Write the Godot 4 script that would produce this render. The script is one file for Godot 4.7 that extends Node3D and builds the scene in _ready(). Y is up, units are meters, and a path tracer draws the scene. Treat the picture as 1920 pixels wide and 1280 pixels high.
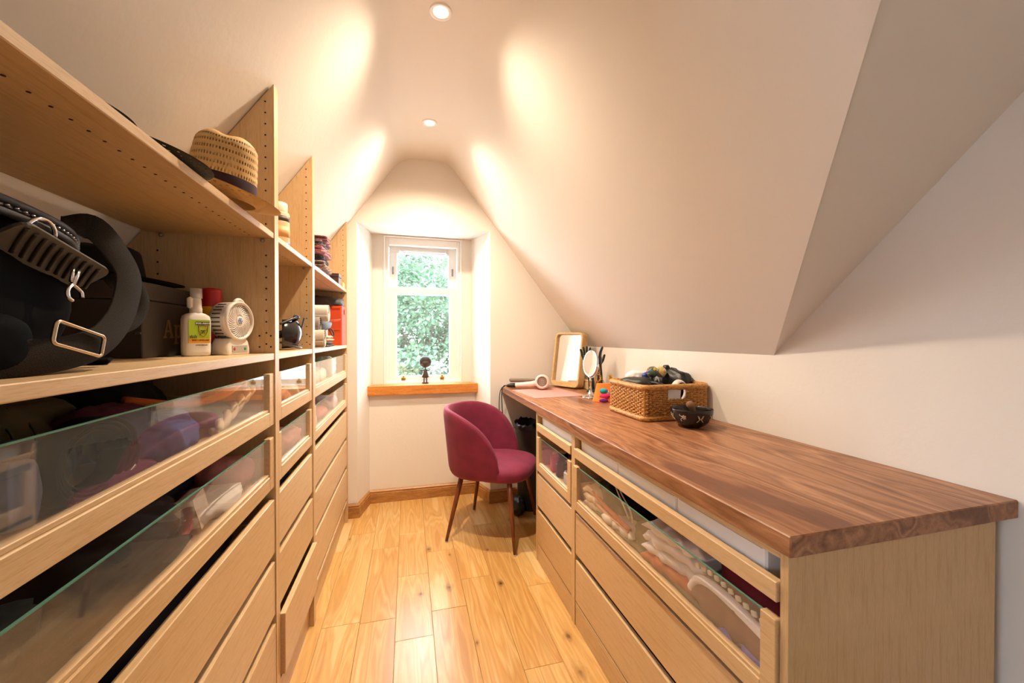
extends Node3D
# A dressing room under the roof. x runs right, y up, -z away from the camera; V(x, y, d) gives depth d as positive.

const K := 0.975            # rise of the cross roof
const CEIL := 2.534
const SL := 1.39            # rise of the left slope
const SR := 1.2727          # rise of the right slope
var M := {}
var taken := {}
var rng := RandomNumberGenerator.new()

func V(x: float, y: float, d: float) -> Vector3: return Vector3(x, y, -d)

# ---------------------------------------------------------------- objects
func numbered(n: String) -> String:
	var k: int = taken.get(n, 0)
	taken[n] = k + 1
	return n if k == 0 else "%s_%03d" % [n, k]

func tag(o: Node, label := "", category := "", group := "", kind := "") -> Node:
	for p in [["label", label], ["category", category], ["group", group], ["kind", kind]]:
		if p[1] != "": o.set_meta(p[0], p[1])
	return o

func thing(called: String, label: String, category: String, at := Vector3.ZERO, turn := 0.0, group := "") -> Node3D:
	var o := Node3D.new()
	o.name = numbered(called)
	add_child(o)
	o.position = at
	o.rotation.y = turn
	tag(o, label, category, group)
	return o

func offset_of(n: Node) -> Vector3:
	var p := Vector3.ZERO
	while n != self and n is Node3D:
		p += n.position
		n = n.get_parent()
	return p

# world = true: the shape is in world coordinates and is set back by what its parents are moved
func obj(called: String, st, m: Material, parent: Node = self, world := true) -> MeshInstance3D:
	var o := MeshInstance3D.new()
	if st is SurfaceTool:
		st.generate_normals()
		st.index()
		o.mesh = st.commit()
	else:
		o.mesh = st
	o.material_override = m
	o.name = numbered(called) if parent == self else called
	parent.add_child(o, true)
	if world and parent != self:
		o.position = -offset_of(parent)
	return o

func struct(called: String, st, m: Material, parent: Node = self) -> MeshInstance3D:
	var o := obj(called, st, m, parent)
	if parent == self: o.set_meta("kind", "structure")
	return o

# ---------------------------------------------------------------- shapes
func S() -> SurfaceTool:
	var st := SurfaceTool.new()
	st.begin(Mesh.PRIMITIVE_TRIANGLES)
	return st

func emit(st: SurfaceTool, t: PackedVector3Array, smooth := 1, uv := PackedVector2Array()) -> void:
	var c := Vector3.ZERO
	for v in t: c += v
	c /= max(1, t.size())
	var vol := 0.0
	for i in range(0, t.size(), 3):
		vol += (t[i] - c).dot((t[i + 1] - c).cross(t[i + 2] - c))
	st.set_smooth_group(smooth if smooth > 0 else -1)
	for i in range(0, t.size(), 3):
		for k in ([0, 2, 1] if vol > 0 else [0, 1, 2]):
			if uv.size(): st.set_uv(uv[i + k])
			st.add_vertex(t[i + k])

func q4(t: PackedVector3Array, a: Vector3, b: Vector3, c: Vector3, d: Vector3) -> void:
	t.append_array(PackedVector3Array([a, b, c, a, c, d]))

# chamfered box: centre, full size
func bx(st: SurfaceTool, c: Vector3, s: Vector3, b := 0.0015, r := Basis.IDENTITY) -> void:
	var h := s * 0.5
	b = min(b, min(h.x, min(h.y, h.z)) * 0.6)
	var P := {}
	for sx in [-1, 1]:
		for sy in [-1, 1]:
			for sz in [-1, 1]:
				for ax in 3:
					var v := Vector3(sx * (h.x - b), sy * (h.y - b), sz * (h.z - b))
					v[ax] = [sx, sy, sz][ax] * h[ax]
					P[[sx, sy, sz, ax]] = c + r * v
	var t := PackedVector3Array()
	var face := func(a: Vector3, b2: Vector3, c2: Vector3, d2: Vector3):
		var n := (b2 - a).cross(c2 - a)
		if n.dot((a + b2 + c2 + d2) * 0.25 - c) < 0: t.append_array(PackedVector3Array([a, c2, b2, a, d2, c2]))
		else: t.append_array(PackedVector3Array([a, b2, c2, a, c2, d2]))
	for ax in 3:
		var u: int = (ax + 1) % 3
		var w: int = (ax + 2) % 3
		for s1 in [-1, 1]:
			var k := func(su, sw, a2):
				var e := [0, 0, 0]
				e[ax] = s1; e[u] = su; e[w] = sw
				return P[[e[0], e[1], e[2], a2]]
			face.call(k.call(-1, -1, ax), k.call(1, -1, ax), k.call(1, 1, ax), k.call(-1, 1, ax))
			if b > 0.0002:
				for s2 in [-1, 1]:   # edges along w between faces ax and u
					var g := func(sw, a2):
						var e := [0, 0, 0]
						e[ax] = s1; e[u] = s2; e[w] = sw
						return P[[e[0], e[1], e[2], a2]]
					face.call(g.call(-1, ax), g.call(1, ax), g.call(1, u), g.call(-1, u))
	if b > 0.0002:
		for sx in [-1, 1]:
			for sy in [-1, 1]:
				for sz in [-1, 1]:
					var a: Vector3 = P[[sx, sy, sz, 0]]
					var b3: Vector3 = P[[sx, sy, sz, 1]]
					var c3: Vector3 = P[[sx, sy, sz, 2]]
					if (b3 - a).cross(c3 - a).dot(a - c) < 0: t.append_array(PackedVector3Array([a, c3, b3]))
					else: t.append_array(PackedVector3Array([a, b3, c3]))
	emit(st, t, -1)

# box by its limits; d is depth
func bl(st: SurfaceTool, x0: float, x1: float, y0: float, y1: float, d0: float, d1: float, b := 0.0015) -> void:
	bx(st, V((x0 + x1) * .5, (y0 + y1) * .5, (d0 + d1) * .5), Vector3(absf(x1 - x0), absf(y1 - y0), absf(d1 - d0)), b)

# polygon (u, v) swept from h0 to h1 along w; f maps (u, v, w) to a point
func prism(st: SurfaceTool, poly: PackedVector2Array, h0: float, h1: float, f: Callable) -> void:
	var t := PackedVector3Array()
	var ix := Geometry2D.triangulate_polygon(poly)
	var ccw := not Geometry2D.is_polygon_clockwise(poly)
	var cyc := [0, 1, 2]
	for i in range(0, ix.size(), 3):
		for k in cyc: t.append(f.call(poly[ix[i + k]].x, poly[ix[i + k]].y, h1))
		for k in [0, 2, 1]: t.append(f.call(poly[ix[i + k]].x, poly[ix[i + k]].y, h0))
	var n := poly.size()
	# find which way the caps run so that the sides agree
	var area := 0.0
	if ix.size() >= 3:
		var a := poly[ix[0]]
		area = (poly[ix[1]] - a).cross(poly[ix[2]] - a)
	for i in n:
		var p := poly[i]
		var r := poly[(i + 1) % n]
		var A: Vector3 = f.call(p.x, p.y, h0)
		var B: Vector3 = f.call(r.x, r.y, h0)
		var C: Vector3 = f.call(r.x, r.y, h1)
		var D: Vector3 = f.call(p.x, p.y, h1)
		if (area > 0) == ccw: q4(t, A, B, C, D)
		else: q4(t, D, C, B, A)
	emit(st, t, -1)

# rows of points joined by quads; closed joins the last point of each row to the first
func loft(st: SurfaceTool, rows: Array, closed := true, caps := true, smooth := 1) -> void:
	var t := PackedVector3Array()
	var n: int = rows[0].size()
	for i in rows.size() - 1:
		for j in (n if closed else n - 1):
			var k := (j + 1) % n
			var a: Vector3 = rows[i][j]
			var b: Vector3 = rows[i][k]
			var c: Vector3 = rows[i + 1][k]
			var d: Vector3 = rows[i + 1][j]
			t.append_array(PackedVector3Array([a, b, c, a, c, d]))
	if caps and closed:
		for e in [0, rows.size() - 1]:
			var m := Vector3.ZERO
			for v in rows[e]: m += v
			m /= n
			for j in n:
				var k := (j + 1) % n
				if e == 0: t.append_array(PackedVector3Array([m, rows[e][k], rows[e][j]]))
				else: t.append_array(PackedVector3Array([m, rows[e][j], rows[e][k]]))
	emit(st, t, smooth)

func lathe(st: SurfaceTool, prof: Array, c: Vector3, r := Basis.IDENTITY, n := 28, caps := true) -> void:
	var rows := []
	for p in prof:
		var row := PackedVector3Array()
		for j in n:
			var a := TAU * j / n
			row.append(c + r * Vector3(p[0] * cos(a), p[1], p[0] * sin(a)))
		rows.append(row)
	loft(st, rows, true, caps)

func smooth_path(p: Array, per := 6, closed := false) -> PackedVector3Array:
	var o := PackedVector3Array()
	var n := p.size()
	for i in (n if closed else n - 1):
		var a: Vector3 = p[(i - 1 + n) % n] if closed or i > 0 else p[i]
		var b: Vector3 = p[i]
		var c: Vector3 = p[(i + 1) % n]
		var d: Vector3 = p[(i + 2) % n] if closed or i + 2 < n else c
		for k in per:
			o.append(b.cubic_interpolate(c, a, d, float(k) / per))
	if not closed: o.append(p[n - 1])
	return o

func tube(st: SurfaceTool, path: PackedVector3Array, r, n := 8, closed := false, flat := Vector2.ONE) -> void:
	var rows := []
	var m := path.size()
	var up := Vector3.UP
	for i in m:
		var a := path[(i - 1 + m) % m] if closed else path[max(0, i - 1)]
		var b := path[(i + 1) % m] if closed else path[min(m - 1, i + 1)]
		var t := (b - a).normalized()
		if i == 0 and absf(t.dot(up)) > 0.9: up = Vector3.RIGHT
		var s := t.cross(up).normalized()
		up = s.cross(t).normalized()
		var rr: float = r if r is float else r[min(i, r.size() - 1)]
		var row := PackedVector3Array()
		for j in n:
			var g := TAU * j / n
			row.append(path[i] + (s * cos(g) * flat.x + up * sin(g) * flat.y) * rr)
		rows.append(row)
	if closed: rows.append(rows[0])
	loft(st, rows, true, not closed)

# flat band: path with a width direction at each point
func band(st: SurfaceTool, path: PackedVector3Array, wide: PackedVector3Array, th := 0.003) -> void:
	var rows := []
	for i in path.size():
		var t := (path[min(i + 1, path.size() - 1)] - path[max(i - 1, 0)]).normalized()
		var n := t.cross(wide[i]).normalized() * th * .5
		var w := wide[i] * .5
		rows.append(PackedVector3Array([path[i] - w - n * .5, path[i] - w * .96 - n, path[i] + w * .96 - n, path[i] + w - n * .5, path[i] + w + n * .5, path[i] + w * .96 + n, path[i] - w * .96 + n, path[i] - w + n * .5]))
	loft(st, rows, true, true)

func noise(seed_: int, freq: float, oct := 3, ridged := false) -> FastNoiseLite:
	var f := FastNoiseLite.new()
	f.seed = seed_
	f.noise_type = FastNoiseLite.TYPE_SIMPLEX_SMOOTH
	f.frequency = freq
	f.fractal_octaves = oct
	f.fractal_type = FastNoiseLite.FRACTAL_RIDGED if ridged else FastNoiseLite.FRACTAL_FBM
	return f

# a crumpled cloth lump on y = 0 of its own
func rumple(st: SurfaceTool, c: Vector3, s: Vector3, seed_: int, amp := 0.25, freq := 9.0, r := Basis.IDENTITY, nu := 44, nv := 22) -> void:
	var f := noise(seed_, freq, 3, true)
	var g := noise(seed_ + 7, freq * .6, 2)
	var rows := []
	for i in nv + 1:
		var la := PI * (float(i) / nv - .5)
		var row := PackedVector3Array()
		for j in nu:
			var lo := TAU * j / nu
			var n := Vector3(cos(la) * cos(lo), sin(la), cos(la) * sin(lo))
			var p := Vector3(signf(n.x) * pow(absf(n.x), .75), signf(n.y) * pow(absf(n.y), .75), signf(n.z) * pow(absf(n.z), .75))
			var w := c + p * s
			var k := f.get_noise_3dv(w) * amp * .6 + g.get_noise_3dv(w) * amp
			p *= 1.0 + k
			p.y = max(p.y, -0.92)
			p.x = clampf(p.x, -1.08, 1.08)
			p.z = clampf(p.z, -1.08, 1.08)
			row.append(c + r * (p * s * .5))
		rows.append(row)
	loft(st, rows, true, true)

# a folded garment: layers of soft slabs folded over on one long side
func folded(st: SurfaceTool, c: Vector3, s: Vector3, layers: int, seed_: int, r := Basis.IDENTITY) -> void:
	var f := noise(seed_, 14.0, 2)
	var lh := s.y / layers
	for l in layers:
		var rows := []
		var k := 1.0 - .05 * f.get_noise_2d(l * 3.1, 5.0)
		var nz := 14
		for i in nz + 1:
			var z := (float(i) / nz - .5)
			var e := pow(clampf(1.0 - pow(absf(z * 2.0), 8.0), 0.05, 1.0), .5)
			var row := PackedVector3Array()
			for j in 20:
				var a := TAU * j / 20
				var x := signf(cos(a)) * pow(absf(cos(a)), .35) * .5 * k
				var y := signf(sin(a)) * pow(absf(sin(a)), .6) * .5 * e
				var w := Vector3(x * s.x, y * lh + (l + .5) * lh - s.y * .5, z * s.z)
				w.y += f.get_noise_3d(w.x * 1.5 + l, 3.0, w.z * 1.5) * lh * .3 * (1.0 if l > 0 else 0.0)
				w.x += f.get_noise_2d(w.z * 2.0, l * 9.0) * .012
				row.append(c + r * w)
			rows.append(row)
		loft(st, rows, true, true)

func rrect(w: float, h: float, r: float, n := 5) -> PackedVector2Array:
	var o := PackedVector2Array()
	for k in 4:
		var cx := (w * .5 - r) * (1 if k in [0, 3] else -1)
		var cy := (h * .5 - r) * (1 if k < 2 else -1)
		for i in n + 1:
			var a := PI * .5 * (k + float(i) / n)
			o.append(Vector2(cx + r * cos(a), cy + r * sin(a)))
	return o

func letters(called: String, text: String, size: float, at: Vector3, basis: Basis, m: Material, parent: Node, font := "Droid Sans", depth := 0.0006) -> MeshInstance3D:
	var tm := TextMesh.new()
	var f := SystemFont.new()
	f.font_names = PackedStringArray([font])
	f.font_weight = 700
	tm.font = f
	tm.text = text
	tm.font_size = 32
	tm.pixel_size = size / 32.0
	tm.depth = depth
	tm.curve_step = 2.0
	var o := obj(called, tm, m, parent, false)
	o.transform = Transform3D(basis, at - offset_of(parent))
	return o

# ---------------------------------------------------------------- materials
func mat(c: Color, rough := 0.6, metal := 0.0) -> StandardMaterial3D:
	var m := StandardMaterial3D.new()
	m.albedo_color = c
	m.roughness = rough
	m.metallic = metal
	return m

func hexc(s: String) -> Color: return Color.html(s)

func ramp_tex(seed_: int, freq: float, oct: int, stops: Array, warp := 0.0, gain := 0.5) -> NoiseTexture2D:
	var f := noise(seed_, freq, oct)
	f.fractal_gain = gain
	if warp > 0.0:
		f.domain_warp_enabled = true
		f.domain_warp_amplitude = warp
		f.domain_warp_frequency = freq * .7
		f.domain_warp_fractal_octaves = 2
	var t := NoiseTexture2D.new()
	t.width = 768; t.height = 768
	t.seamless = true
	t.seamless_blend_skirt = 0.15
	t.noise = f
	var g := Gradient.new()
	var offs := PackedFloat32Array()
	var cols := PackedColorArray()
	for s in stops:
		offs.append(s[0]); cols.append(s[1])
	g.offsets = offs; g.colors = cols
	t.color_ramp = g
	return t

func tri(m: StandardMaterial3D, scale: Vector3, off := Vector3.ZERO) -> StandardMaterial3D:
	m.uv1_triplanar = true
	m.uv1_world_triplanar = true
	m.uv1_triplanar_sharpness = 8.0
	m.uv1_scale = scale
	m.uv1_offset = off
	return m

func cloth(c: Color, rough := 0.95, rim := 0.25) -> StandardMaterial3D:
	var m := mat(c, rough)
	if rim > 0.0:
		m.rim_enabled = true
		m.rim = rim
		m.rim_tint = 0.6
	return m

func wood_set(key: String, t: Texture2D, fine: Texture2D, tints: Array, rough: float, across: float, along: float) -> void:
	for axis in ["x", "y", "z"]:
		var sc := Vector3(across, across, across)
		sc["xyz".find(axis)] = along
		for i in tints.size():
			var m := mat(tints[i], rough)
			m.albedo_texture = t
			tri(m, sc, Vector3(i * .37 + .11, i * .23, i * .41))
			m.detail_enabled = true
			m.detail_albedo = fine
			m.detail_blend_mode = BaseMaterial3D.BLEND_MODE_MUL
			m.detail_uv_layer = BaseMaterial3D.DETAIL_UV_2
			m.uv2_triplanar = true
			m.uv2_world_triplanar = true
			m.uv2_triplanar_sharpness = 8.0
			m.uv2_scale = sc * 3.1
			M["%s_%s%d" % [key, axis, i]] = m

func make_materials() -> void:
	var fine := ramp_tex(5, .02, 4, [[0.0, hexc("cfc6bb")], [.45, hexc("f4f0ec")], [.6, hexc("ffffff")], [1.0, hexc("ddd5cc")]], 0.0, .6)
	var fine_soft := ramp_tex(6, .02, 4, [[0.0, hexc("e6dfd6")], [.45, hexc("faf8f5")], [.6, hexc("ffffff")], [1.0, hexc("ece6de")]], 0.0, .6)
	# pale oak foil of the cabinets
	var oak := ramp_tex(11, .012, 5, [[0.0, hexc("c8a679")], [.35, hexc("d5b588")], [.55, hexc("dabb90")], [.75, hexc("d5b68b")], [1.0, hexc("e2c69e")]], 0.0, .55)
	wood_set("oak", oak, fine_soft, [hexc("ffffff"), hexc("f7f2ea"), hexc("fcf8f4")], .42, 8.0, .45)
	# walnut worktop: contour bands of a warped noise read as growth rings
	var ws := []
	var wc := ["784a30", "a4704c", "8a5a3a", "b07c56", "906040", "ba8660", "7c4e32", "a87450", "986646", "c08e68", "865638", "ac7a56"]
	for i in wc.size(): ws.append([.18 + .64 * i / (wc.size() - 1), hexc(wc[i])])
	var wal := ramp_tex(23, .0042, 4, ws, 30.0, .42)
	wood_set("walnut", wal, fine, [hexc("ffffff")], .38, 1.15, .17)
	# oiled oak floor
	var fs := []
	var fc := ["c89a58", "d8af70", "cfa462", "debb7e", "d1a664", "e2c088", "cb9e5c", "dbb374", "d3a969", "e5c58f"]
	for i in fc.size(): fs.append([.15 + .7 * i / (fc.size() - 1), hexc(fc[i])])
	var flo := ramp_tex(31, .0038, 4, fs, 34.0, .4)
	var kn := knots()
	wood_set("floor", flo, kn, [hexc("ffffff"), hexc("f6ecdf"), hexc("fff6e8"), hexc("f9f0e4"), hexc("f3e8d8"), hexc("fffaf2")], .3, 2.3, .24)
	for k in M.keys():
		if k.begins_with("floor_z"):
			M[k].uv2_scale = Vector3(.72, .72, .42)
			M[k].uv2_offset = Vector3(k.right(1).to_int() * .29, 0, k.right(1).to_int() * .43)
	# skirting, sill, small wood
	var sk := ramp_tex(41, .006, 4, [[0.2, hexc("a8743c")], [.4, hexc("c08c50")], [.5, hexc("b07c42")], [.62, hexc("c99558")], [.8, hexc("b48048")]], 20.0, .45)
	wood_set("skirt", sk, fine, [hexc("ffffff")], .4, 5.0, .8)
	wood_set("pine", ramp_tex(47, .006, 3, [[.2, hexc("c87a30")], [.5, hexc("e0964a")], [.8, hexc("d88a3c")]], 15.0), fine, [hexc("ffffff")], .38, 5.0, .5)
	wood_set("birch", ramp_tex(53, .01, 3, [[.2, hexc("d8b47c")], [.5, hexc("e4c690")], [.8, hexc("dcbb84")]]), fine, [hexc("ffffff")], .4, 6.0, .8)
	# plaster with a faint roller texture
	var pl := mat(hexc("e9e3da"), .92)
	pl.heightmap_enabled = true
	pl.heightmap_texture = ramp_tex(61, .03, 4, [[0.0, Color.BLACK], [1.0, Color.WHITE]])
	pl.heightmap_scale = .03
	tri(pl, Vector3.ONE * 1.6)
	M.plaster = pl
	M.white_paint = mat(hexc("f1efeb"), .35)
	M.white_plastic = mat(hexc("efeae2"), .35)
	M.chrome = mat(hexc("dcdcdc"), .12, 1.0)
	M.steel = mat(hexc("9a9a9c"), .3, 1.0)
	M.mirror = mat(hexc("f4f4f4"), .015, 1.0)
	M.brass = mat(hexc("c9a14e"), .25, 1.0)
	M.gold = mat(hexc("e0b560"), .22, 1.0)
	M.black = mat(hexc("151414"), .5)
	M.black_soft = cloth(hexc("191817"), .9, .3)
	M.black_leather = mat(hexc("0f0d0c"), .8)
	M.black_leather.metallic_specular = .15
	M.dark = mat(hexc("0d0b0a"), .9)
	var gl := mat(Color(.93, .96, .95, .04), .0)
	gl.transparency = BaseMaterial3D.TRANSPARENCY_ALPHA
	M.glass = gl
	var ge := mat(Color(.36, .55, .48, .75), .1)
	M.glass_edge = ge
	M.lamp = mat(hexc("fff4e0"), .5)
	M.lamp.emission_enabled = true
	M.lamp.emission = hexc("ffe2b0")
	M.lamp.emission_energy_multiplier = 12.0

# pores and knots of the floor boards: u across, v along the grain
func knots() -> ImageTexture:
	var n := 768
	var im := Image.create(n, n, false, Image.FORMAT_RGB8)
	var f := noise(17, .2, 3)
	var g := noise(18, .05, 2)
	var r := RandomNumberGenerator.new()
	r.seed = 21
	var ks := []
	for i in 13: ks.append([r.randf() * n, r.randf() * n, r.randf_range(2.5, 7.0), r.randf_range(.35, .8)])
	for y in n:
		for x in n:
			var v := .965 + .05 * f.get_noise_2d(x * 1.6, y * .055) + .03 * g.get_noise_2d(x, y * .2)
			var c := Color(v, v * .99, v * .975)
			im.set_pixel(x, y, c)
	for k in ks:
		var R: float = k[2]
		for y in range(int(k[1] - R * 5), int(k[1] + R * 5)):
			for x in range(int(k[0] - R * 3), int(k[0] + R * 3)):
				var px := posmod(x, n)
				var py := posmod(y, n)
				var dx: float = (x - k[0]) / R
				var dy: float = (y - k[1]) / (R * .75)
				var wob := 1.0 + .7 * f.get_noise_2d(x * .35, y * .25)
				var d := sqrt(dx * dx + dy * dy) * wob
				var core: float = exp(-d * d * 1.1) * k[3]
				var halo: float = exp(-pow(dx / 1.3, 2.0) - pow(dy / 4.0, 2.0)) * .22 * k[3]
				var ringy: float = exp(-pow((d - 1.7) * 2.0, 2.0)) * .16 * k[3]
				var a := clampf(core + halo + ringy, 0.0, .85)
				var c := im.get_pixel(px, py)
				im.set_pixel(px, py, c.lerp(Color(.26, .17, .11), a))
	return ImageTexture.create_from_image(im)

# ---------------------------------------------------------------- camera, sky, exposure
func make_view() -> void:
	var cam := Camera3D.new()
	cam.name = "camera"
	cam.fov = 2.0 * rad_to_deg(atan(640.0 / 742.88))
	cam.keep_aspect = Camera3D.KEEP_HEIGHT
	cam.near = 0.02
	cam.position = Vector3(0, 1.2505, 0)
	cam.rotation = Vector3(deg_to_rad(-.512), deg_to_rad(-14.715), 0)
	add_child(cam)
	cam.current = true
	var e := Environment.new()
	e.background_mode = Environment.BG_SKY
	var sm := ProceduralSkyMaterial.new()
	sm.sky_top_color = hexc("dfeaf6")
	sm.sky_horizon_color = hexc("f3f6f8")
	sm.ground_horizon_color = hexc("8f9684")
	sm.ground_bottom_color = hexc("6c7362")
	sm.energy_multiplier = 1.0
	var sky := Sky.new()
	sky.sky_material = sm
	e.sky = sky
	e.background_energy_multiplier = 15.0
	e.tonemap_mode = Environment.TONE_MAPPER_LINEAR
	e.tonemap_exposure = 1.06
	e.sdfgi_enabled = true
	e.ssao_enabled = true
	e.ssil_enabled = true
	var we := WorldEnvironment.new()
	we.name = "world"
	we.environment = e
	add_child(we)

func _ready() -> void:
	make_view()
	rng.seed = 4
	make_materials()
	shell()
	lamps()
	window()
	floorboards()
	left_cabinets()
	right_cabinets()
	stage_chair()
	stage_worktop()
	stage_shelves()
	stage_contents()
	stage_garden()

# ---------------------------------------------------------------- the room
func shell() -> void:
	var at := func(u, v, w): return V(u, w, v)      # plan polygon (x, d) swept up
	var side := func(u, v, w): return V(w, v, u)    # (d, y) swept along x
	var st := S()
	bl(st, -2.6, 1.9, -.14, -.014, -2.2, 3.5, 0)
	struct("floor", st, mat(hexc("5a3d22"), .8))
	# window wall with a splayed recess that runs to the floor
	st = S()
	prism(st, PackedVector2Array([Vector2(-1.3, 2.94), Vector2(-.342, 2.94), Vector2(-.264, 3.24), Vector2(-.183, 3.24), Vector2(-.183, 3.5), Vector2(-1.3, 3.5)]), -.02, 2.053, at)
	prism(st, PackedVector2Array([Vector2(.602, 2.94), Vector2(1.6, 2.94), Vector2(1.6, 3.5), Vector2(.427, 3.5), Vector2(.427, 3.24), Vector2(.505, 3.24)]), -.02, 2.053, at)
	bl(st, -1.3, 1.6, 2.053, 2.95, 2.94, 3.5, 0)
	bl(st, -.32, .56, -.02, .815, 3.166, 3.5, 0)
	struct("wall_back", st, M.plaster)
	# left knee wall behind the cabinets
	st = S()
	bl(st, -1.3, -1.0, -.02, 1.4, .34, 3.0, 0)
	struct("wall_left", st, M.plaster)
	# beside the camera the room opens to the left, with a window in its end wall
	st = S()
	bl(st, -2.5, -.44, -.02, 2.75, .3, .388, 0)
	struct("wall_side", st, M.plaster)
	st = S()
	for a in [[-.02, .95, -2.2, .35], [2.0, 2.75, -2.2, .35], [.95, 2.0, -2.2, -.95], [.95, 2.0, -.1, .35]]: bl(st, -2.5, -2.3, a[0], a[1], a[2], a[3], 0)
	struct("wall_left_end", st, M.plaster)
	# right wall under the eaves, rising with the cross roof, with a second recess beside the camera
	st = S()
	prism(st, PackedVector2Array([Vector2(.555, -.02), Vector2(3.0, -.02), Vector2(3.0, 1.3), Vector2(1.11, 1.3), Vector2(.555, 1.84)]), 1.3505, 1.75, side)
	prism(st, PackedVector2Array([Vector2(-2.2, -.02), Vector2(-.4, -.02), Vector2(-.4, 2.7), Vector2(-2.2, 2.7)]), 1.3505, 1.75, side)
	prism(st, PackedVector2Array([Vector2(-.4, 1.8), Vector2(.58, 1.8), Vector2(-.4, 2.75)]), 1.3505, 1.75, side)
	bl(st, 1.55, 1.75, -.02, 2.7, -.45, .6, 0)
	struct("wall_right", st, M.plaster)
	st = S()
	bl(st, -2.5, 1.9, -.02, 2.75, -2.2, -2.0, 0)
	struct("wall_near", st, M.plaster)
	# ceiling: left slope, rounded turn, flat strip, right slope cut by the cross roof
	var prof := [Vector2(-1.02, 2.534 - (1.02 - .04) * SL)]
	var rr := .09
	var cl := Vector2(-.04, CEIL)
	var cr := Vector2(.29, CEIL)
	var dl := Vector2(-1, -SL).normalized()
	var dr := Vector2(1, -SR).normalized()
	for i in 9:
		var t := i / 8.0
		prof.append((cl + dl * rr).lerp(cl, t).lerp(cl.lerp(cl + Vector2(rr, 0), t), t))
	for i in 9:
		var t := i / 8.0
		prof.append((cr - Vector2(rr * .7, 0)).lerp(cr, t).lerp(cr.lerp(cr + dr * rr * .7, t), t))
	st = S()
	for up: float in [0.0, .16]:
		var rows := []
		for d: float in [3.0, 1.221, .34, -.157, -2.1]:
			var row := PackedVector3Array()
			for p in prof: row.append(V(p.x, p.y + up, d))
			rows.append(row)
		var t := PackedVector3Array()
		for i in rows.size() - 1:
			for j in prof.size() - 1:
				if i == 3 and j > 12 or i > 1 and j < 5: continue
				q4(t, rows[i][j], rows[i][j + 1], rows[i + 1][j + 1], rows[i + 1][j])
		var e: Vector2 = prof[-1]
		# right slope down to the eaves and its cut edge
		q4(t, V(e.x, e.y + up, 3.0), V(1.40, CEIL - (1.40 - .29) * SR + up, 3.0), V(1.40, CEIL - (1.40 - .29) * SR + up, 1.271), V(e.x, e.y + up, 1.271))
		var xv := e.x
		var dv := 1.221 - (1.3505 - xv) * SR / K
		t.append_array(PackedVector3Array([V(e.x, e.y + up, 1.271), V(1.40, CEIL - (1.40 - .29) * SR + up, 1.271), V(xv, e.y + up, dv)]))
		q4(t, V(-2.5, CEIL + up, .34), V(.0, CEIL + up, .34), V(.0, CEIL + up, -2.1), V(-2.5, CEIL + up, -2.1))
		q4(t, V(.2, CEIL + up, -.157), V(1.9, CEIL + up, -.157), V(1.9, CEIL + up, -2.1), V(.2, CEIL + up, -2.1))
		st.set_smooth_group(1)
		for i in range(0, t.size(), 3):
			var n := (t[i + 1] - t[i]).cross(t[i + 2] - t[i])
			for k in ([0, 1, 2] if n.y > 0 else [0, 2, 1]): st.add_vertex(t[i + k])
	struct("ceiling", st, M.plaster)
	st = S()
	for up: float in [0.0, .16]:
		var y0 := 1.19 + up
		var t := PackedVector3Array([V(1.40, y0 - .05 * SR, 1.271), V(.29, CEIL + up, -.157), V(1.9, CEIL + up, -.157)])
		t.append_array(PackedVector3Array([V(1.40, y0 - .05 * SR, 1.271), V(1.9, CEIL + up, -.157), V(1.9, y0 - .05 * SR, 1.271)]))
		st.set_smooth_group(-1)
		for i in range(0, t.size(), 3):
			for k in [0, 1, 2]: st.add_vertex(t[i + k])
	struct("ceiling", st, M.plaster)
	# oak skirting: board with a stepped moulded top, mitred round the recess
	skirting("baseboard_back", [Vector2(-.405, 2.94), Vector2(-.342, 2.94), Vector2(-.289, 3.166), Vector2(.531, 3.166), Vector2(.602, 2.94), Vector2(1.3505, 2.94)])
	skirting("baseboard_right", [Vector2(1.3505, 2.94), Vector2(1.3505, 2.14)])

func skirting(called: String, path: Array) -> void:
	var prof := [[0.0, 0.0], [.017, 0.0], [.017, .072], [.0155, .0745], [.0125, .076], [.0125, .081], [.015, .083], [.0145, .088], [.008, .0945], [.004, .1], [0.0, .1]]
	var rows := []
	for i in path.size():
		var a: Vector2 = path[max(0, i - 1)]
		var b: Vector2 = path[i]
		var c: Vector2 = path[min(path.size() - 1, i + 1)]
		var n1 := (b - a).normalized() if i > 0 else (c - b).normalized()
		var n2 := (c - b).normalized() if i < path.size() - 1 else n1
		var nn := (Vector2(n1.y, -n1.x) + Vector2(n2.y, -n2.x)).normalized()
		nn /= max(.3, nn.dot(Vector2(n1.y, -n1.x)))
		var row := PackedVector3Array()
		for p in prof: row.append(V(b.x + nn.x * p[0], p[1], b.y + nn.y * p[0]))
		rows.append(row)
	var st := S()
	loft(st, rows, true, true, -1)
	struct(called, st, M.skirt_x0)

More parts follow.
